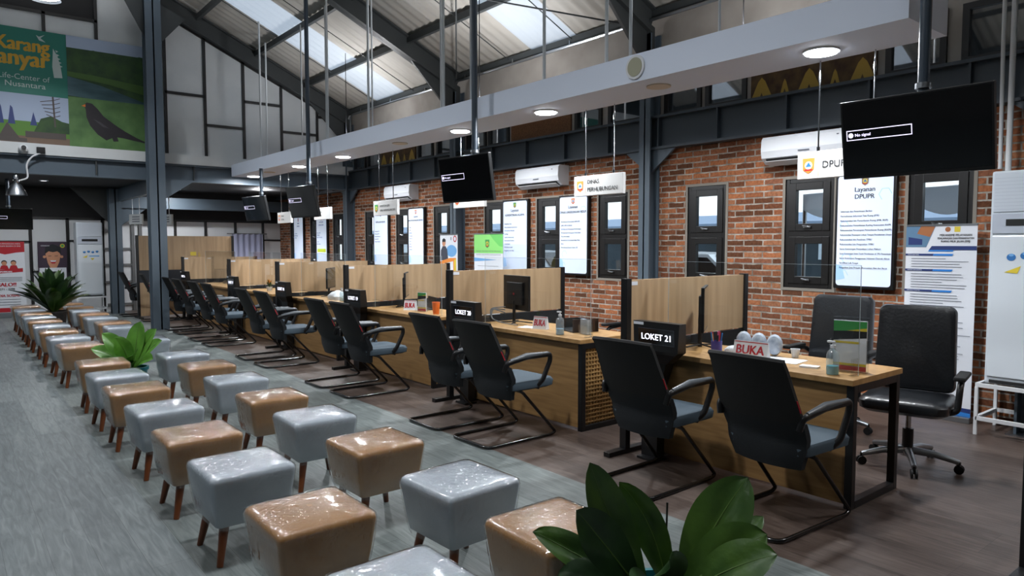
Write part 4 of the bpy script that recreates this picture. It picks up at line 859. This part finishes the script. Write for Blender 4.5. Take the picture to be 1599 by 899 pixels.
def make_chair():
    t_ = thing('visitor_chair', '', 'chair', group='black visitor chairs in front of the desks')
    q = MB(); panel(q, .585, .945, M_mesh, .03); q.tube([back_pt(u/5, .945, .015) for u in range(-5, 6)], .016, M_mesh, 6); q.build('backrest', t_)
    q = MB(); panel(q, .335, .60, M_fab, .045); q.build('back_cover', t_)
    q = MB(); q.loft([rr(.20, .05, .40, hy=.215), rr(.235, .06, .415, hy=.245), rr(.24, .06, .455, hy=.25), rr(.228, .06, .475, hy=.238), rr(.18, .05, .48, hy=.19)], M_seat, M=Matrix.Translation((.155, 0, 0))); q.build('seat', t_)
    for s in (-1, 1):
        q = MB(); q.tube(fillet([(-.14, s*.245, .57), (-.13, s*.26, .635), (.06, s*.268, .668), (.31, s*.265, .668), (.315, s*.262, .62), (.24, s*.258, .47), (.20, s*.235, .43)], .022), .017, M_black, 8, flat=1.25)
        ar = q.build('armrest', t_); q = MB(); q.tube([(-.10, s*.264, .652), (.06, s*.268, .676), (.29, s*.265, .674)], [.012, .020, .014], mat('armrest_pad', '#4d5358', .35), 8, flat=1.3); q.build('armrest_pad', ar, label='grey armrest pad')
    q = MB(); pts = [(.02, -.20, .405), (.06, -.22, .39), (.40, -.235, .03), (.36, -.235, .014), (-.29, -.235, .014), (-.29, .235, .014), (.36, .235, .014), (.40, .235, .03), (.06, .22, .39), (.02, .20, .405)]
    q.tube(fillet(pts, .07), .0125, mat('black_gloss_tube', '#0b0c0e', .2, coat=.3), 8); q.tube([(.05, -.21, .395), (.05, .21, .395)], .012, M_black, 6); q.tube([(.25, -.20, .395), (.25, .20, .395)], .01, M_black, 6); q.build('sled_frame', t_)
    q = MB(); b0 = Vector(back_pt(-1, .72, .03)); b1 = Vector(back_pt(-1, .665, .03)); q.prism([(b0.x-.030, b0.y-.004, b0.z+.012), (b0.x-.024, b0.y-.004, b0.z+.012), (b1.x-.018, b1.y-.004, b1.z+.0), (b1.x-.026, b1.y-.004, b1.z+.0)], (0, .005, 0), M_red); q.build('tag', t_, label='red fabric tag')
    return t_
vc = make_chair()
chairs = [(3.56, 2.09, -3, 'black visitor chair nearest the camera, in front of the BUKA sign of loket 21'), (3.49, 2.92, 1, 'black visitor chair in front of the LOKET 21 display box'),
          (3.40, 4.37, 1, 'black visitor chair at the loket 20 desk, right one'), (3.40, 5.05, 0, 'black visitor chair in front of the LOKET 20 display box'),
          (3.38, 6.62, 0, 'visitor chair at the loket 19 desk, right one of the pair'), (3.38, 7.27, 1, 'visitor chair in front of the loket 19 display box'),
          (3.36, 8.85, 0, 'visitor chair at the desk with a small green plant, right one'), (3.36, 9.6, -1, 'visitor chair at the desk with a small green plant, left one'),
          (3.36, 11.2, 0, 'visitor chair at the desk with the orange flowers, right one'), (3.36, 11.95, 1, 'visitor chair at the desk with the orange flowers, left one'),
          (3.38, 13.0, 0, 'visitor chair just right of the steel column, third pair from the rear'), (3.38, 13.75, 2, 'visitor chair right beside the steel column'),
          (3.38, 15.6, -6, 'visitor chair behind the steel column in front of the wooden screen'), (3.25, 17.0, 0, 'farthest visitor chair, left of the wooden screen')]
for i, (x, y, a, lb) in enumerate(chairs):
    if i == 0: vc.location = (x, y, 0); vc.rotation_euler = (0, 0, R(a)); vc['label'] = lb
    else: dup(vc, (x, y, 0), R(a), lb)

# ------------------------------------------------------------------ staff leather chairs
def make_office():
    t_ = thing('office_chair', '', 'office chair', group='black leather office chairs behind the desks')
    q = MB(); Mx = Matrix.Translation((-.20, 0, .50)) @ Matrix.Rotation(R(-7), 4, 'Y')
    # back cushion: rounded slab standing up, facing +x
    lp = []
    for x_, g in ((-.02, .94), (-.035, .98), (0, 1), (.03, 1), (.055, .97), (.065, .88)):
        o_ = []
        for (y_, z_) in [(p[0], p[1]) for p in rr(.255*g, .05, 0, hy=.30*g)]: o_.append((x_ + .10*(y_/.255)**2*.35, y_*(1.0-.06*max(0, z_)/.3), z_+.30))
        lp.append(o_)
    q.loft(lp, M_leather, M=Mx); q.build('backrest', t_)
    q = MB(); q.loft([rr(.22, .07, .40, hy=.23), rr(.26, .08, .425, hy=.265), rr(.265, .08, .475, hy=.27), rr(.245, .08, .50, hy=.25), rr(.15, .06, .508, hy=.16)], M_leather, M=Matrix.Translation((.04, 0, 0))); q.build('seat', t_)
    for s in (-1, 1):
        q = MB(); q.tube(fillet([(.12, s*.24, .42), (.12, s*.30, .44), (.10, s*.31, .62), (-.14, s*.30, .64), (-.20, s*.27, .60)], .06), .02, M_black, 8); q.box((-.14, s*.31-.035, .645), (.17, s*.31+.035, .675), M_blackm, .012); q.build('armrest', t_)
    q = MB(); q.tube([(0, 0, .10), (0, 0, .26)], .035, M_black, 12); q.tube([(0, 0, .24), (0, 0, .41)], .018, M_chrome, 12); q.build('gas_lift', t_)
    q = MB(); q.tube([(0, 0, .07), (0, 0, .13)], .045, M_chrome, 14)
    for k in range(5): a = 2*PI*k/5+.3; q.tube([(0, 0, .11), (.17*math.cos(a), .17*math.sin(a), .105), (.31*math.cos(a), .31*math.sin(a), .075)], [.028, .024, .018], M_alu, 8)
    q.build('star_base', t_)
    for k in range(5):
        a = 2*PI*k/5+.3; c_, s_ = math.cos(a), math.sin(a); q = MB()
        for o_ in (-.02, .008): q.tube([(.31*c_-s_*o_, .31*s_+c_*o_, .03), (.31*c_-s_*(o_+.012), .31*s_+c_*(o_+.012), .03)], .03, M_blackm, 12)
        q.tube([(.31*c_, .31*s_, .03), (.31*c_, .31*s_, .08)], .01, M_black, 6); q.build('caster', t_)
    return t_
oc = make_office(); oc.location = (5.18, 2.02, 0); oc.rotation_euler = (0, 0, R(192)); oc['label'] = 'black leather office chair right of the loket 21 desk, on a star base'
dup(oc, (5.75, 2.86, 0), R(184), 'black leather office chair behind the loket 21 desk below the windows'); dup(oc, (5.75, 5.0, 0), R(182), 'black leather office chair half hidden behind the loket 21 partition'); dup(oc, (5.7, 7.2, 0), R(180), 'black leather office chair behind the loket 19 desk'); dup(oc, (5.7, 9.4, 0), R(180), 'black leather office chair behind the desk with a small green plant')

# ------------------------------------------------------------------ service desks
DESKS = [(1.86, 3.36, 21), (4.06, 5.62, 20), (6.30, 7.90, 19), (8.62, 10.20, 18), (10.90, 12.47, 17), (13.1, 15.1, 16)]
M_rat = mat('rattan', '#b08b56', .7, var=('#93703f', 40))
dlab = {21: 'oak service desk of loket 21, the nearest, with open black side frame', 20: 'oak service desk of loket 20 with woven rattan end panel', 19: 'oak service desk of loket 19, third from the camera', 18: 'oak service desk fourth from the camera, with a small plant', 17: 'oak service desk fifth from the camera, with orange flowers', 16: 'farthest oak service desk in the row, near the steel column'}
for y0, y1, num in DESKS:
    t_ = thing('service_desk', dlab[num], 'desk', (4.02, (y0+y1)/2, 0), 0, 'oak service desks in a row'); h = (y1-y0)/2
    q = MB(); q.box((-.02, -h, .725), (.64, h, .76), M_wood, .004); q.build('tabletop', t_)
    q = MB(); q.box((.02, -h+.045, .02), (.04, h-.045, .725), M_woodd, .002); q.build('front_panel', t_)
    for s in (-1, 1):
        q = MB(); yy = s*(h-.0225); a, b = yy-.0225, yy+.0225
        q.box((.0, a, 0), (.045, b, .725), M_black, .003); q.box((.56, a, 0), (.605, b, .725), M_black, .003); q.box((.045, a, .0), (.56, b, .045), M_black, .003); q.box((.045, a, .68), (.56, b, .725), M_black, .003); q.build('side_frame', t_)
        if num != 21 or s > 0:
            q = MB(); yc = yy
            for k in range(18): z = .06+k*.034; q.box((.045, yc-.004, z), (.56, yc+.002, z+.011), M_rat)
            for k in range(15): x = .055+k*.034; q.box((x, yc-.002, .045), (x+.011, yc+.004, .68), M_rat)
            q.box((.045, yc+.006, .045), (.56, yc+.010, .68), M_woodd); q.build('rattan_panel', t_)
# partitions
PY = [(.97, 22), (3.46, 21), (5.76, 20), (8.04, 19), (10.33, 18), (12.59, 17), (15.6, 16)]
plab = {22: 'black partition foot and post cut off at the right edge of the photo', 21: 'nearest wooden partition screen, left of the LOKET 21 box', 20: 'wooden partition screen left of the LOKET 20 box', 19: 'wooden partition screen, third from the camera', 18: 'wooden partition screen, fourth from the camera', 17: 'wooden partition screen, fifth from the camera', 16: 'farthest wooden partition screen of the desk row'}
for y, num in PY:
    t_ = thing('desk_partition', plab[num], 'partition', (3.85, y, 0), 0, 'wooden partitions between the desks'); L_ = 1.50
    q = MB(); q.box((.05, -.013, .82), (L_-.0, .013, 1.275), M_woodp); q.build('wood_panel', t_)
    q = MB(); q.box((.05, -.012, .30), (L_, .012, .81), M_blackm); q.build('lower_panel', t_)
    for x in (0, L_): q = MB(); q.box((x, -.03, .03), (x+.05, .03, 1.285), M_black, .003); q.build('post', t_)
    for x in (0, L_): q = MB(); q.box((x-(.17 if num != 22 or x else .40), -.03, 0), (x+.22 if x else x+.30, .03, .035), M_black, .003); q.build('foot', t_)
    q = MB(); q.box((.055, -.016, 1.235), (.13, -.0135, 1.262), M_paper); q.build('number_sticker', t_, label='small white sticker')
# kiosk boxes with LED numbers
for y, num in PY[1:]:
    yc = y-.345; t_ = thing('queue_display_box', 'black display box with glowing LOKET %s lettering' % num if num in (19, 20, 21) else plab[num].replace('wooden partition screen', 'black display box with blurred glowing number'), 'queue display', (3.84, yc, 0), 0, 'queue number boxes beside the desks')
    q = MB()
    def sec(z, xf, y0_, xb=.13): return [(xf, y0_, z), (xb, y0_, z), (xb, .20, z), (xf, .20, z)]
    q.loft([sec(.02, .05, .06), sec(.50, .05, .05), sec(.70, .04, -.02), sec(.78, -.03, -.15, .06), sec(.80, -.04, -.18, .05), sec(1.0, -.05, -.20, .02)], M_black, smooth=False); q.box((.0, .04, 0), (.14, .20, .02), M_black, .004); q.build('casing', t_)
    q = MB(); sl = Vector((-.01, 0, .20)).normalized(); nn = Vector((-sl.z, 0, sl.x)); O = Vector((-.04, .20, .80)); A = Art(q, O+nn*.001, UY, sl, nn)
    A.rect(.045, .045, .355, .155, M_screen); o_ = A
    for p in ((.045, .045, .355, .047), (.045, .153, .355, .155), (.353, .045, .355, .155)): A.rect(*p, M_ink2)
    A.text('LOKET %d' % num, .20, .077, .060, M_led, 'c', bold=.0016, width=.25)
    A.rect(.005, .175, .095, .195, M_paper); q.build('led_panel', t_)
# acrylic guards
for y0, y1, num in DESKS:
    t_ = thing('acrylic_guard', 'clear acrylic guard standing on ' + dlab[num].split(',')[0].replace('oak service', 'the'), 'guard', (4.17, (y0+y1)/2, .76), 0, 'clear acrylic guards on the desks'); h = (y1-y0)/2-.05
    q = MB(); q.box((-.0015, -h, .005), (.0015, h, .65), M_acry); q.build('sheet', t_)
    q = MB(); e = mat('acrylic_edge', '#b9c4c8', .3)
    for s in (-h, h): q.box((-.0015, s-.0015, .0), (.0015, s+.0015, .65), e)
    q.box((-.0014, -h, .649), (.0014, h, .651), e); q.build('polished_edge', t_)
    for s in (-h+.02, h-.02): q = MB(); q.box((-.05, s-.002, 0), (.05, s+.002, .10), M_acry); q.box((-.05, s-.015, 0), (.05, s+.015, .004), M_acry); q.build('foot', t_)

# ------------------------------------------------------------------ things on the desks
ZT = .76
def buka(x, y, rz, label, w_=.155):
    t_ = thing('table_sign', label, 'sign', (x, y, ZT), R(rz)); q = MB()
    q.prism([(-.028, -w_/2, 0), (.028, -w_/2, 0), (0, -w_/2, .115)], (0, w_, 0), M_paper)
    sl = Vector((.028, 0, .115)).normalized(); nn = Vector((-sl.z, 0, sl.x)); A = Art(q, Vector((-.028, w_/2, 0))+nn*.0006, UY, sl, nn)
    A.text('BUKA', w_/2, .030, .086, M_red, 'c', bold=.0028, width=w_*.80); A.rect(.004, .107, w_-.004, .113, M_red); q.build('folded_card', t_)
buka(4.27, 2.68, 4, 'white table sign with red BUKA lettering on the loket 21 desk', .25); buka(4.26, 4.84, 12, 'small table sign with red BUKA lettering on the loket 20 desk'); buka(4.30, 7.22, 35, 'pinkish table sign turned away on the loket 19 desk')
def bottle(x, y, label, liquid, h=.15, r=.032):
    t_ = thing('sanitizer_bottle', label, 'bottle', (x, y, ZT)); q = MB(); q.lathe([(r*.9, 0), (r, .006), (r, h*.62), (r*.8, h*.74), (r*.38, h*.8), (r*.36, h*.86)], clear('bottle_clear', (.85, .93, .95), .03, .05, base=.18), n=18); q.build('body', t_)
    q = MB(); q.lathe([(r*.93, .003), (r*.95, h*.28)], mat(label[:12], liquid, .2), n=18); q.build('liquid', t_)
    q = MB(); q.tube([(0, 0, h*.84), (0, 0, h*.93)], r*.42, M_white, 10); q.tube([(0, 0, h*.93), (0, 0, h*1.02), (-.0, .03, h*1.02)], .006, M_white, 8); q.box((-.008, -.012, h*1.0), (.008, .035, h*1.06), M_white, .003); q.build('pump', t_)
bottle(4.10, 2.03, 'turquoise hand sanitizer bottle at the right end of the loket 21 desk', '#4fa9b5', .19, .036); bottle(4.11, 4.42, 'clear hand sanitizer pump bottle on the loket 20 desk', '#9fc0d6', .19, .036); bottle(4.25, 8.95, 'white pump bottle on the desk with a small plant', '#c9d6d0', .17)
def holder(x, y, rz, label, face=True, w_=.15, h=.24):
    t_ = thing('brochure_holder', label, 'brochure holder', (x, y, ZT), R(rz)); q = MB()
    for xx in (-.03, .03): q.box((xx-.0015, -w_/2, 0), (xx+.0015, w_/2, h if xx > 0 else h*.55), M_acry)
    for s in (-w_/2, w_/2): q.box((-.03, s-.0015, 0), (.03, s+.0015, h*.6), M_acry)
    q.box((-.03, -w_/2, 0), (.03, w_/2, .003), M_acry); q.build('clear_case', t_)
    if face:
        q = MB(); q.box((.012, -w_/2+.01, .004), (.020, w_/2-.01, h-.02), M_paper); A = Art(q, (.012, w_/2-.01, .004), UY, UZ, NX); W_ = w_-.02
        A.rect(0, h*.72, W_, h-.028, M_gr); A.poly([(0, h*.55), (W_, h*.62), (W_, h*.76), (0, h*.72)], M_ink); A.poly([(W_*.4, h*.74), (W_, h*.80), (W_, h*.74)], M_ye); A.rect(0, .03, W_, .045, M_ye); A.rect(0, h*.5, W_*.8, h*.54, M_ye); A.rect(0, 0, W_, .028, M_red); q.build('brochure', t_)
    return t_
holder(4.28, 2.02, 10, 'acrylic holder with a green and yellow brochure on the loket 21 desk', w_=.21, h=.33); holder(4.30, 6.98, 15, 'acrylic holder with an olive brochure on the loket 19 desk')
t_ = holder(4.30, 4.30, -10, 'clear empty acrylic card holder beside the sanitizer on the loket 20 desk', False, .12, .18); q = MB(); q.box((-.02, -.05, .004), (.01, .05, .13), M_acryw); q.build('insert_card', t_)
def monitor(x, y, rz, label, w_=.50, h=.30):
    t_ = thing('computer_monitor', label, 'monitor', (x, y, ZT), R(rz)); q = MB()
    q.box((-.012, -w_/2, .13), (.012, w_/2, .13+h), M_black, .004); q.box((-.035, -w_*.3, .18), (-.012, w_*.3, .13+h*.8), M_blackm, .008); q.build('display_housing', t_)
    q = MB(); q.box((.012, -w_/2+.01, .145), (.0135, w_/2-.01, .12+h), M_screen); q.build('screen', t_)
    q = MB(); q.tube([(-.03, 0, .0), (-.03, 0, .22)], .016, M_black, 8)
    for s in (-1, 1): q.tube([(-.02, 0, .02), (.10, s*.13, .008)], .007, M_black, 6); q.tube([(-.02, 0, .02), (-.12, s*.10, .008)], .007, M_black, 6)
    q.build('stand', t_)
    q = MB(); q.box((-.037, -.012, .28), (-.0355, .012, .30), M_red); q.build('label', t_)
monitor(4.46, 3.20, -58, 'thin black monitor seen edge-on on the loket 21 desk', .46, .33)
monitor(4.40, 5.36, -7, 'black monitor seen from behind with a red sticker on the loket 20 desk', .46, .34)
monitor(4.48, 7.62, -35, 'thin monitor seen edge-on on the loket 19 desk'); monitor(4.5, 9.85, -38, 'grey-edged monitor on the desk with a small plant'); monitor(4.45, 11.45, -10, 'broad black monitor on the desk with orange flowers', .50, .32); monitor(4.5, 14.6, -10, 'monitor on the farthest desk of the row')
# cables behind monitor 20
q = MB()
for k in range(3): q.tube(fillet([(4.32, 5.44, .86+.03*k), (4.25, 5.56+.02*k, .90), (4.22, 5.54, .80), (4.215, 5.36, .772), (4.215, 5.12, .772)], .08), .006, M_gbar, 6)
tag(q.build('cable_bundle'), 'loose grey cables looping behind the monitor on the loket 20 desk', 'cables')
# papers
for x, y, a, w_, l_, lb in ((4.34, 2.50, 8, .21, .28, 'sheet of white paper behind the BUKA sign on the loket 21 desk'), (4.22, 2.235, 12, .07, .11, 'white note pad beside the sanitizer on the loket 21 desk'), (4.26, 4.98, 20, .15, .21, 'white paper beside the small BUKA sign on the loket 20 desk')):
    q = MB(); q.box((-w_/2, -l_/2, 0), (w_/2, l_/2, .003 if w_ > .1 else .012), M_paper); o = q.build('paper_sheet'); o.location = (x, y, ZT); o.rotation_euler = (0, 0, R(a)); tag(o, lb, 'paper')
# pen cup
t_ = thing('pen_holder', 'purple pen holder stuffed with coloured pens on the loket 21 desk', 'pen holder', (4.26, 2.95, ZT)); q = MB(); q.lathe([(.038, 0), (.04, .09), (.036, .09), (.034, .01)], mat('cup_purple', '#4a4390', .4), n=16); q.build('cup', t_)
random.seed(3)
for k in range(9):
    a = random.uniform(0, 6.28); r_ = .02; q = MB(); q.tube([(r_*math.cos(a), r_*math.sin(a), .012), (1.9*r_*math.cos(a), 1.9*r_*math.sin(a), .13+random.uniform(0, .035))], .005, [M_red, M_bl, M_ink, mat('pen_pink', '#c64f7a', .4), M_ye][k % 5], 6); q.build('pen', t_)
# wrapped face shields / masks
for k, (x, y, lb) in enumerate(((4.46, 2.86, 'left one of three round plastic-wrapped packs on the loket 21 desk'), (4.46, 2.74, 'middle one of three round plastic-wrapped packs on the loket 21 desk'), (4.46, 2.62, 'right one of three round plastic-wrapped packs on the loket 21 desk'))):
    q = MB(); q.loft([[(x_, .055*g*math.cos(2*PI*j/16), .078+.076*g*math.sin(2*PI*j/16)) for j in range(16)] for x_, g in ((-.04, .55), (-.032, .85), (0, 1), (.03, .9), (.04, .5))], mat('pack_grey', '#8b95a3', .3, coat=.6, var=('#b8c0ca', 25))); o = q.build('wrapped_pack'); o.location = (x, y, ZT); o.rotation_euler = (0, 0, R(25)); tag(o, lb, 'pack', 'plastic-wrapped packs on the nearest desk')
q = MB(); q.loft([rr(.05, .02, 0, hy=.07), rr(.055, .025, .03, hy=.075), rr(.04, .02, .055, hy=.05), rr(.01, .005, .06, hy=.012)], mat('tissue_white', '#d5d8dc', .8, bump=(30, .8))); o = q.build('tissue_pile'); o.location = (4.34, 2.84, ZT); tag(o, 'crumpled white tissues between the pens and the BUKA sign', 'tissue')
q = MB(); q.lathe([(.022, 0), (.03, .05), (.031, .06), (.028, .06), (.02, .005)], M_white, n=14); o = q.build('paper_cup'); o.location = (4.52, 2.50, ZT); tag(o, 'small white cup behind the BUKA sign of loket 21', 'cup')
# tray + dark box on desk 20, orange cup, tissues, laptop on 19
q = MB(); q.box((-.13, -.16, 0), (.13, .16, .012), M_black, .003); q.box((.09, -.16, 0), (.13, .16, .10), M_black, .003); q.box((-.13, -.16, .0), (.13, -.15, .12), mat('dark_wood_box', '#2a1a12', .4), .002); q.box((-.13, .15, .0), (.13, .16, .10), M_black, .002); o = q.build('document_tray'); o.location = (4.44, 4.55, ZT); o.rotation_euler = (0, 0, R(-15)); tag(o, 'black and dark brown document tray on the loket 20 desk', 'tray')
q = MB(); q.box((-.10, -.15, 0), (.10, .15, .012), M_black, .004); q.box((.09, -.15, .0), (.105, .15, .15), M_black, .004); o = q.build('document_tray'); o.location = (4.48, 7.2, ZT); o.rotation_euler = (0, 0, R(-15)); tag(o, 'black document tray on the loket 19 desk', 'tray')
q = MB(); q.lathe([(.035, 0), (.045, .13), (.047, .135), (.042, .135), (.033, .01)], mat('cup_orange', '#e8701c', .35), n=18); o = q.build('orange_cup'); o.location = (4.27, 6.62, ZT); tag(o, 'bright orange plastic cup on the loket 19 desk', 'cup')
q = MB(); q.loft([rr(.10, .04, 0, hy=.14), rr(.11, .05, .05, hy=.15), rr(.07, .03, .10, hy=.09), rr(.02, .01, .13, hy=.02)], mat('tissue_white', '#d5d8dc', .8)); o = q.build('tissue_pile'); o.location = (4.33, 9.25, ZT); tag(o, 'heap of white bags on the desk with a small plant', 'bag')
def small_plant(x, y, z, label, pot, flower=None):
    t_ = thing('potted_plant', label, 'plant', (x, y, z)); q = MB(); q.lathe([(.035, 0), (.05, .07), (.046, .07), (.03, .06)], mat('pot_'+pot, pot, .4), n=16); q.build('pot', t_)
    q = MB()
    for k in range(22):
        a = k*2.4; e = .3+.7*((k*37) % 10)/10; leaf(q, (0, 0, .06), (.10*math.cos(a)*(1.2-e), .10*math.sin(a)*(1.2-e), .08+.13*e), .035, (0, 0, .02), flower if flower and k % 2 else M_green, rib=False, nu=3, nv=5)
    q.build('leaves', t_)
small_plant(4.32, 8.75, ZT, 'small green plant on the fourth desk from the camera', '#d8d8d8'); small_plant(4.25, 11.9-.2, ZT, 'orange and yellow flowers in a white pot on a far desk', '#e0e0dc', mat('petal_orange', '#d98a2a', .5)); small_plant(4.3, 11.05, ZT, 'small green desk plant beside a pump bottle on a far desk', '#b8c4b8')

# rear wooden screen with reception counter
t_ = thing('wooden_screen', 'large pale wooden screen with a small yellow sign in the rear bay', 'screen', (4.13, 16.3, 0)); q = MB(); q.box((-.93, 0, 1.0), (.95, .03, 1.72), M_woodp); q.build('wood_panel', t_)
for x in (-.98, .95): q = MB(); q.box((x, -.02, .03), (x+.05, .05, 1.73), M_black); q.build('post', t_); q = MB(); q.box((x-.02, -.2, 0), (x+.07, .22, .03), M_black); q.build('foot', t_)
q = MB(); q.box((-.93, 0, .74), (.95, .03, 1.0), mat('screen_navy', '#262b33', .6)); q.build('dark_panel', t_); q = MB(); q.box((-.93, 0, .04), (.95, .03, .74), M_woodp); q.build('lower_panel', t_)
q = MB(); q.box((.08, -.006, 1.30), (.20, -.001, 1.38), M_ye); q.box((.24, -.006, 1.27), (.28, -.001, 1.37), mat('label_tan', '#b99a58', .5)); q.build('notice', t_, label='yellow notice')

# ------------------------------------------------------------------ plants
def pot(t_, r0, r1, h, mm, soilz):
    q = MB(); q.lathe([(r0, 0), (r1, h-.03), (r1+.012, h-.03), (r1+.012, h), (r1-.008, h), (r1-.012, soilz-.01)], mm, n=28, cap=True); q.build('pot', t_)
    q = MB(); q.lathe([(r1-.014, soilz-.02), (r1-.014, soilz), (.01, soilz+.01)], M_soil, n=24); q.build('soil', t_)
M_pot = mat('pot_teal', '#0e6670', .35)
M_midg = mat('leaf_bright', '#47762a', .36, coat=.15, var=('#5f9436', 6))
# mid plant in teal pot
t_ = thing('potted_plant', 'broad-leaved plant in a teal pot standing between the two stool rows', 'plant', (1.50, 8.10, 0)); pot(t_, .10, .14, .27, M_pot, .24)
q = MB(); random.seed(5)
for (ax, az, L_, w_) in ((-150, 55, .42, .15), (-165, 30, .40, .14), (95, 70, .40, .16), (60, 78, .44, .17), (20, 60, .42, .15), (-5, 42, .40, .14), (-60, 30, .34, .16), (-90, 20, .30, .16), (-30, 20, .34, .13), (150, 40, .38, .14), (-110, 60, .36, .15), (-75, 8, .3, .15)):
    a = R(ax-39); e = R(az); d = Vector((math.cos(a)*math.cos(e), math.sin(a)*math.cos(e), math.sin(e)))
    leaf(q, (d.x*.03, d.y*.03, .25), (d.x*L_*1.1, d.y*L_*1.1, .25+d.z*L_*1.12), w_*1.15, (-d.x*.02, -d.y*.02, .07), M_midg, nv=12, nu=9, nrm=(-fw.x*.8-d.x*.5, -fw.y*.8-d.y*.5, .55), shape=1.2)
q.build('leaves', t_)
# far big plant
t_ = thing('potted_plant', 'large dark bushy plant at the far end of the stool rows', 'plant', (1.46, 14.3, 0)); pot(t_, .16, .2, .40, mat('pot_dark', '#24211f', .5), .36)
q = MB()
for k in range(46):
    a = k*2.39996; e = R(24+58*((k*13) % 46)/46); L_ = .62+.16*((k*7) % 10)/10; d = Vector((math.cos(a)*math.cos(e), math.sin(a)*math.cos(e), math.sin(e)))
    leaf(q, (d.x*.04, d.y*.04, .38), (d.x*L_, d.y*L_, .40+d.z*L_), .20, (0, 0, .12), M_green2 if k % 3 else M_green, rib=k % 2 == 0, nu=5, nv=8)
q.build('leaves', t_)
# foreground plant
PB = Vector((2.00, 1.60, 0)); t_ = thing('potted_plant', 'foreground plant with large glossy green leaves at the bottom edge', 'plant', PB); pot(t_, .11, .15, .28, M_pot, .25)
q = MB(); hf = Vector((fw.x, fw.y, 0)).normalized()
def px(x, y, dd):       # direction of leaf tips measured on the photo, turned into world offsets around the pot
    d = fw + rt*((x-799.5)/1100) - upv*((y-449.5)/1100); dep = (PB-Vector((0, 0, 0))).dot(hf) + dd; t = dep/(d.dot(hf)); return Vector((0, 0, 1.53)) + d*t - PB
TC = Vector((-hf.x, -hf.y, .35)); rr_ = Vector((rt.x, rt.y, 0))
for tip, dd, bs, w_, bul, mm, a_, e_ in (((921, 722), -.08, -.02, .15, -.05, M_green, .30, .0), ((967, 752), .06, .01, .13, .06, M_green, -.5, 0), ((900, 796), -.16, -.03, .16, -.03, M_green2, .1, .2),
                                     ((832, 830), -.14, -.03, .13, -.05, M_green, -.2, .9), ((1168, 745), .10, .03, .21, -.01, M_green, -.25, .1), ((1198, 834), -.06, .03, .20, .0, M_green, .0, .5),
                                     ((1192, 806), .16, .04, .10, .03, M_green, -.4, .6), ((1214, 866), -.16, .04, .17, 0, M_green, 0, .7), ((1000, 935), -.30, -.01, .17, 0, M_green2, .1, .6), ((1100, 950), -.28, .02, .17, 0, M_green, 0, .6), ((868, 905), -.2, -.03, .15, 0, M_green2, .2, .7), ((1046, 872), -.22, .0, .15, 0, M_green2, 0, .3)):
    b = rr_*bs*2.2 + Vector((0, 0, .25)); nr = TC + rr_*a_ + Vector((0, 0, e_)); tp = px(tip[0], tip[1], dd)
    leaf(q, b, tp, w_, rr_*bul + Vector((0, 0, .05)), mm, nrm=nr, nu=11, nv=18, fold=.18, shape=1.25)
q.build('leaves', t_)
tp = px(1042, 784, .18); bd = px(1040, 846, .18); q = MB(); q.tube([(0, 0, .24), bd, tp], .004, M_black, 6); q.lathe([(.002, -.016), (.013, -.006), (.014, .004), (.003, .016)], mat('dry_bud', '#3d3436', .8), tuple(bd), 10); q.build('dry_stem', t_, label='thin dark dry stem')
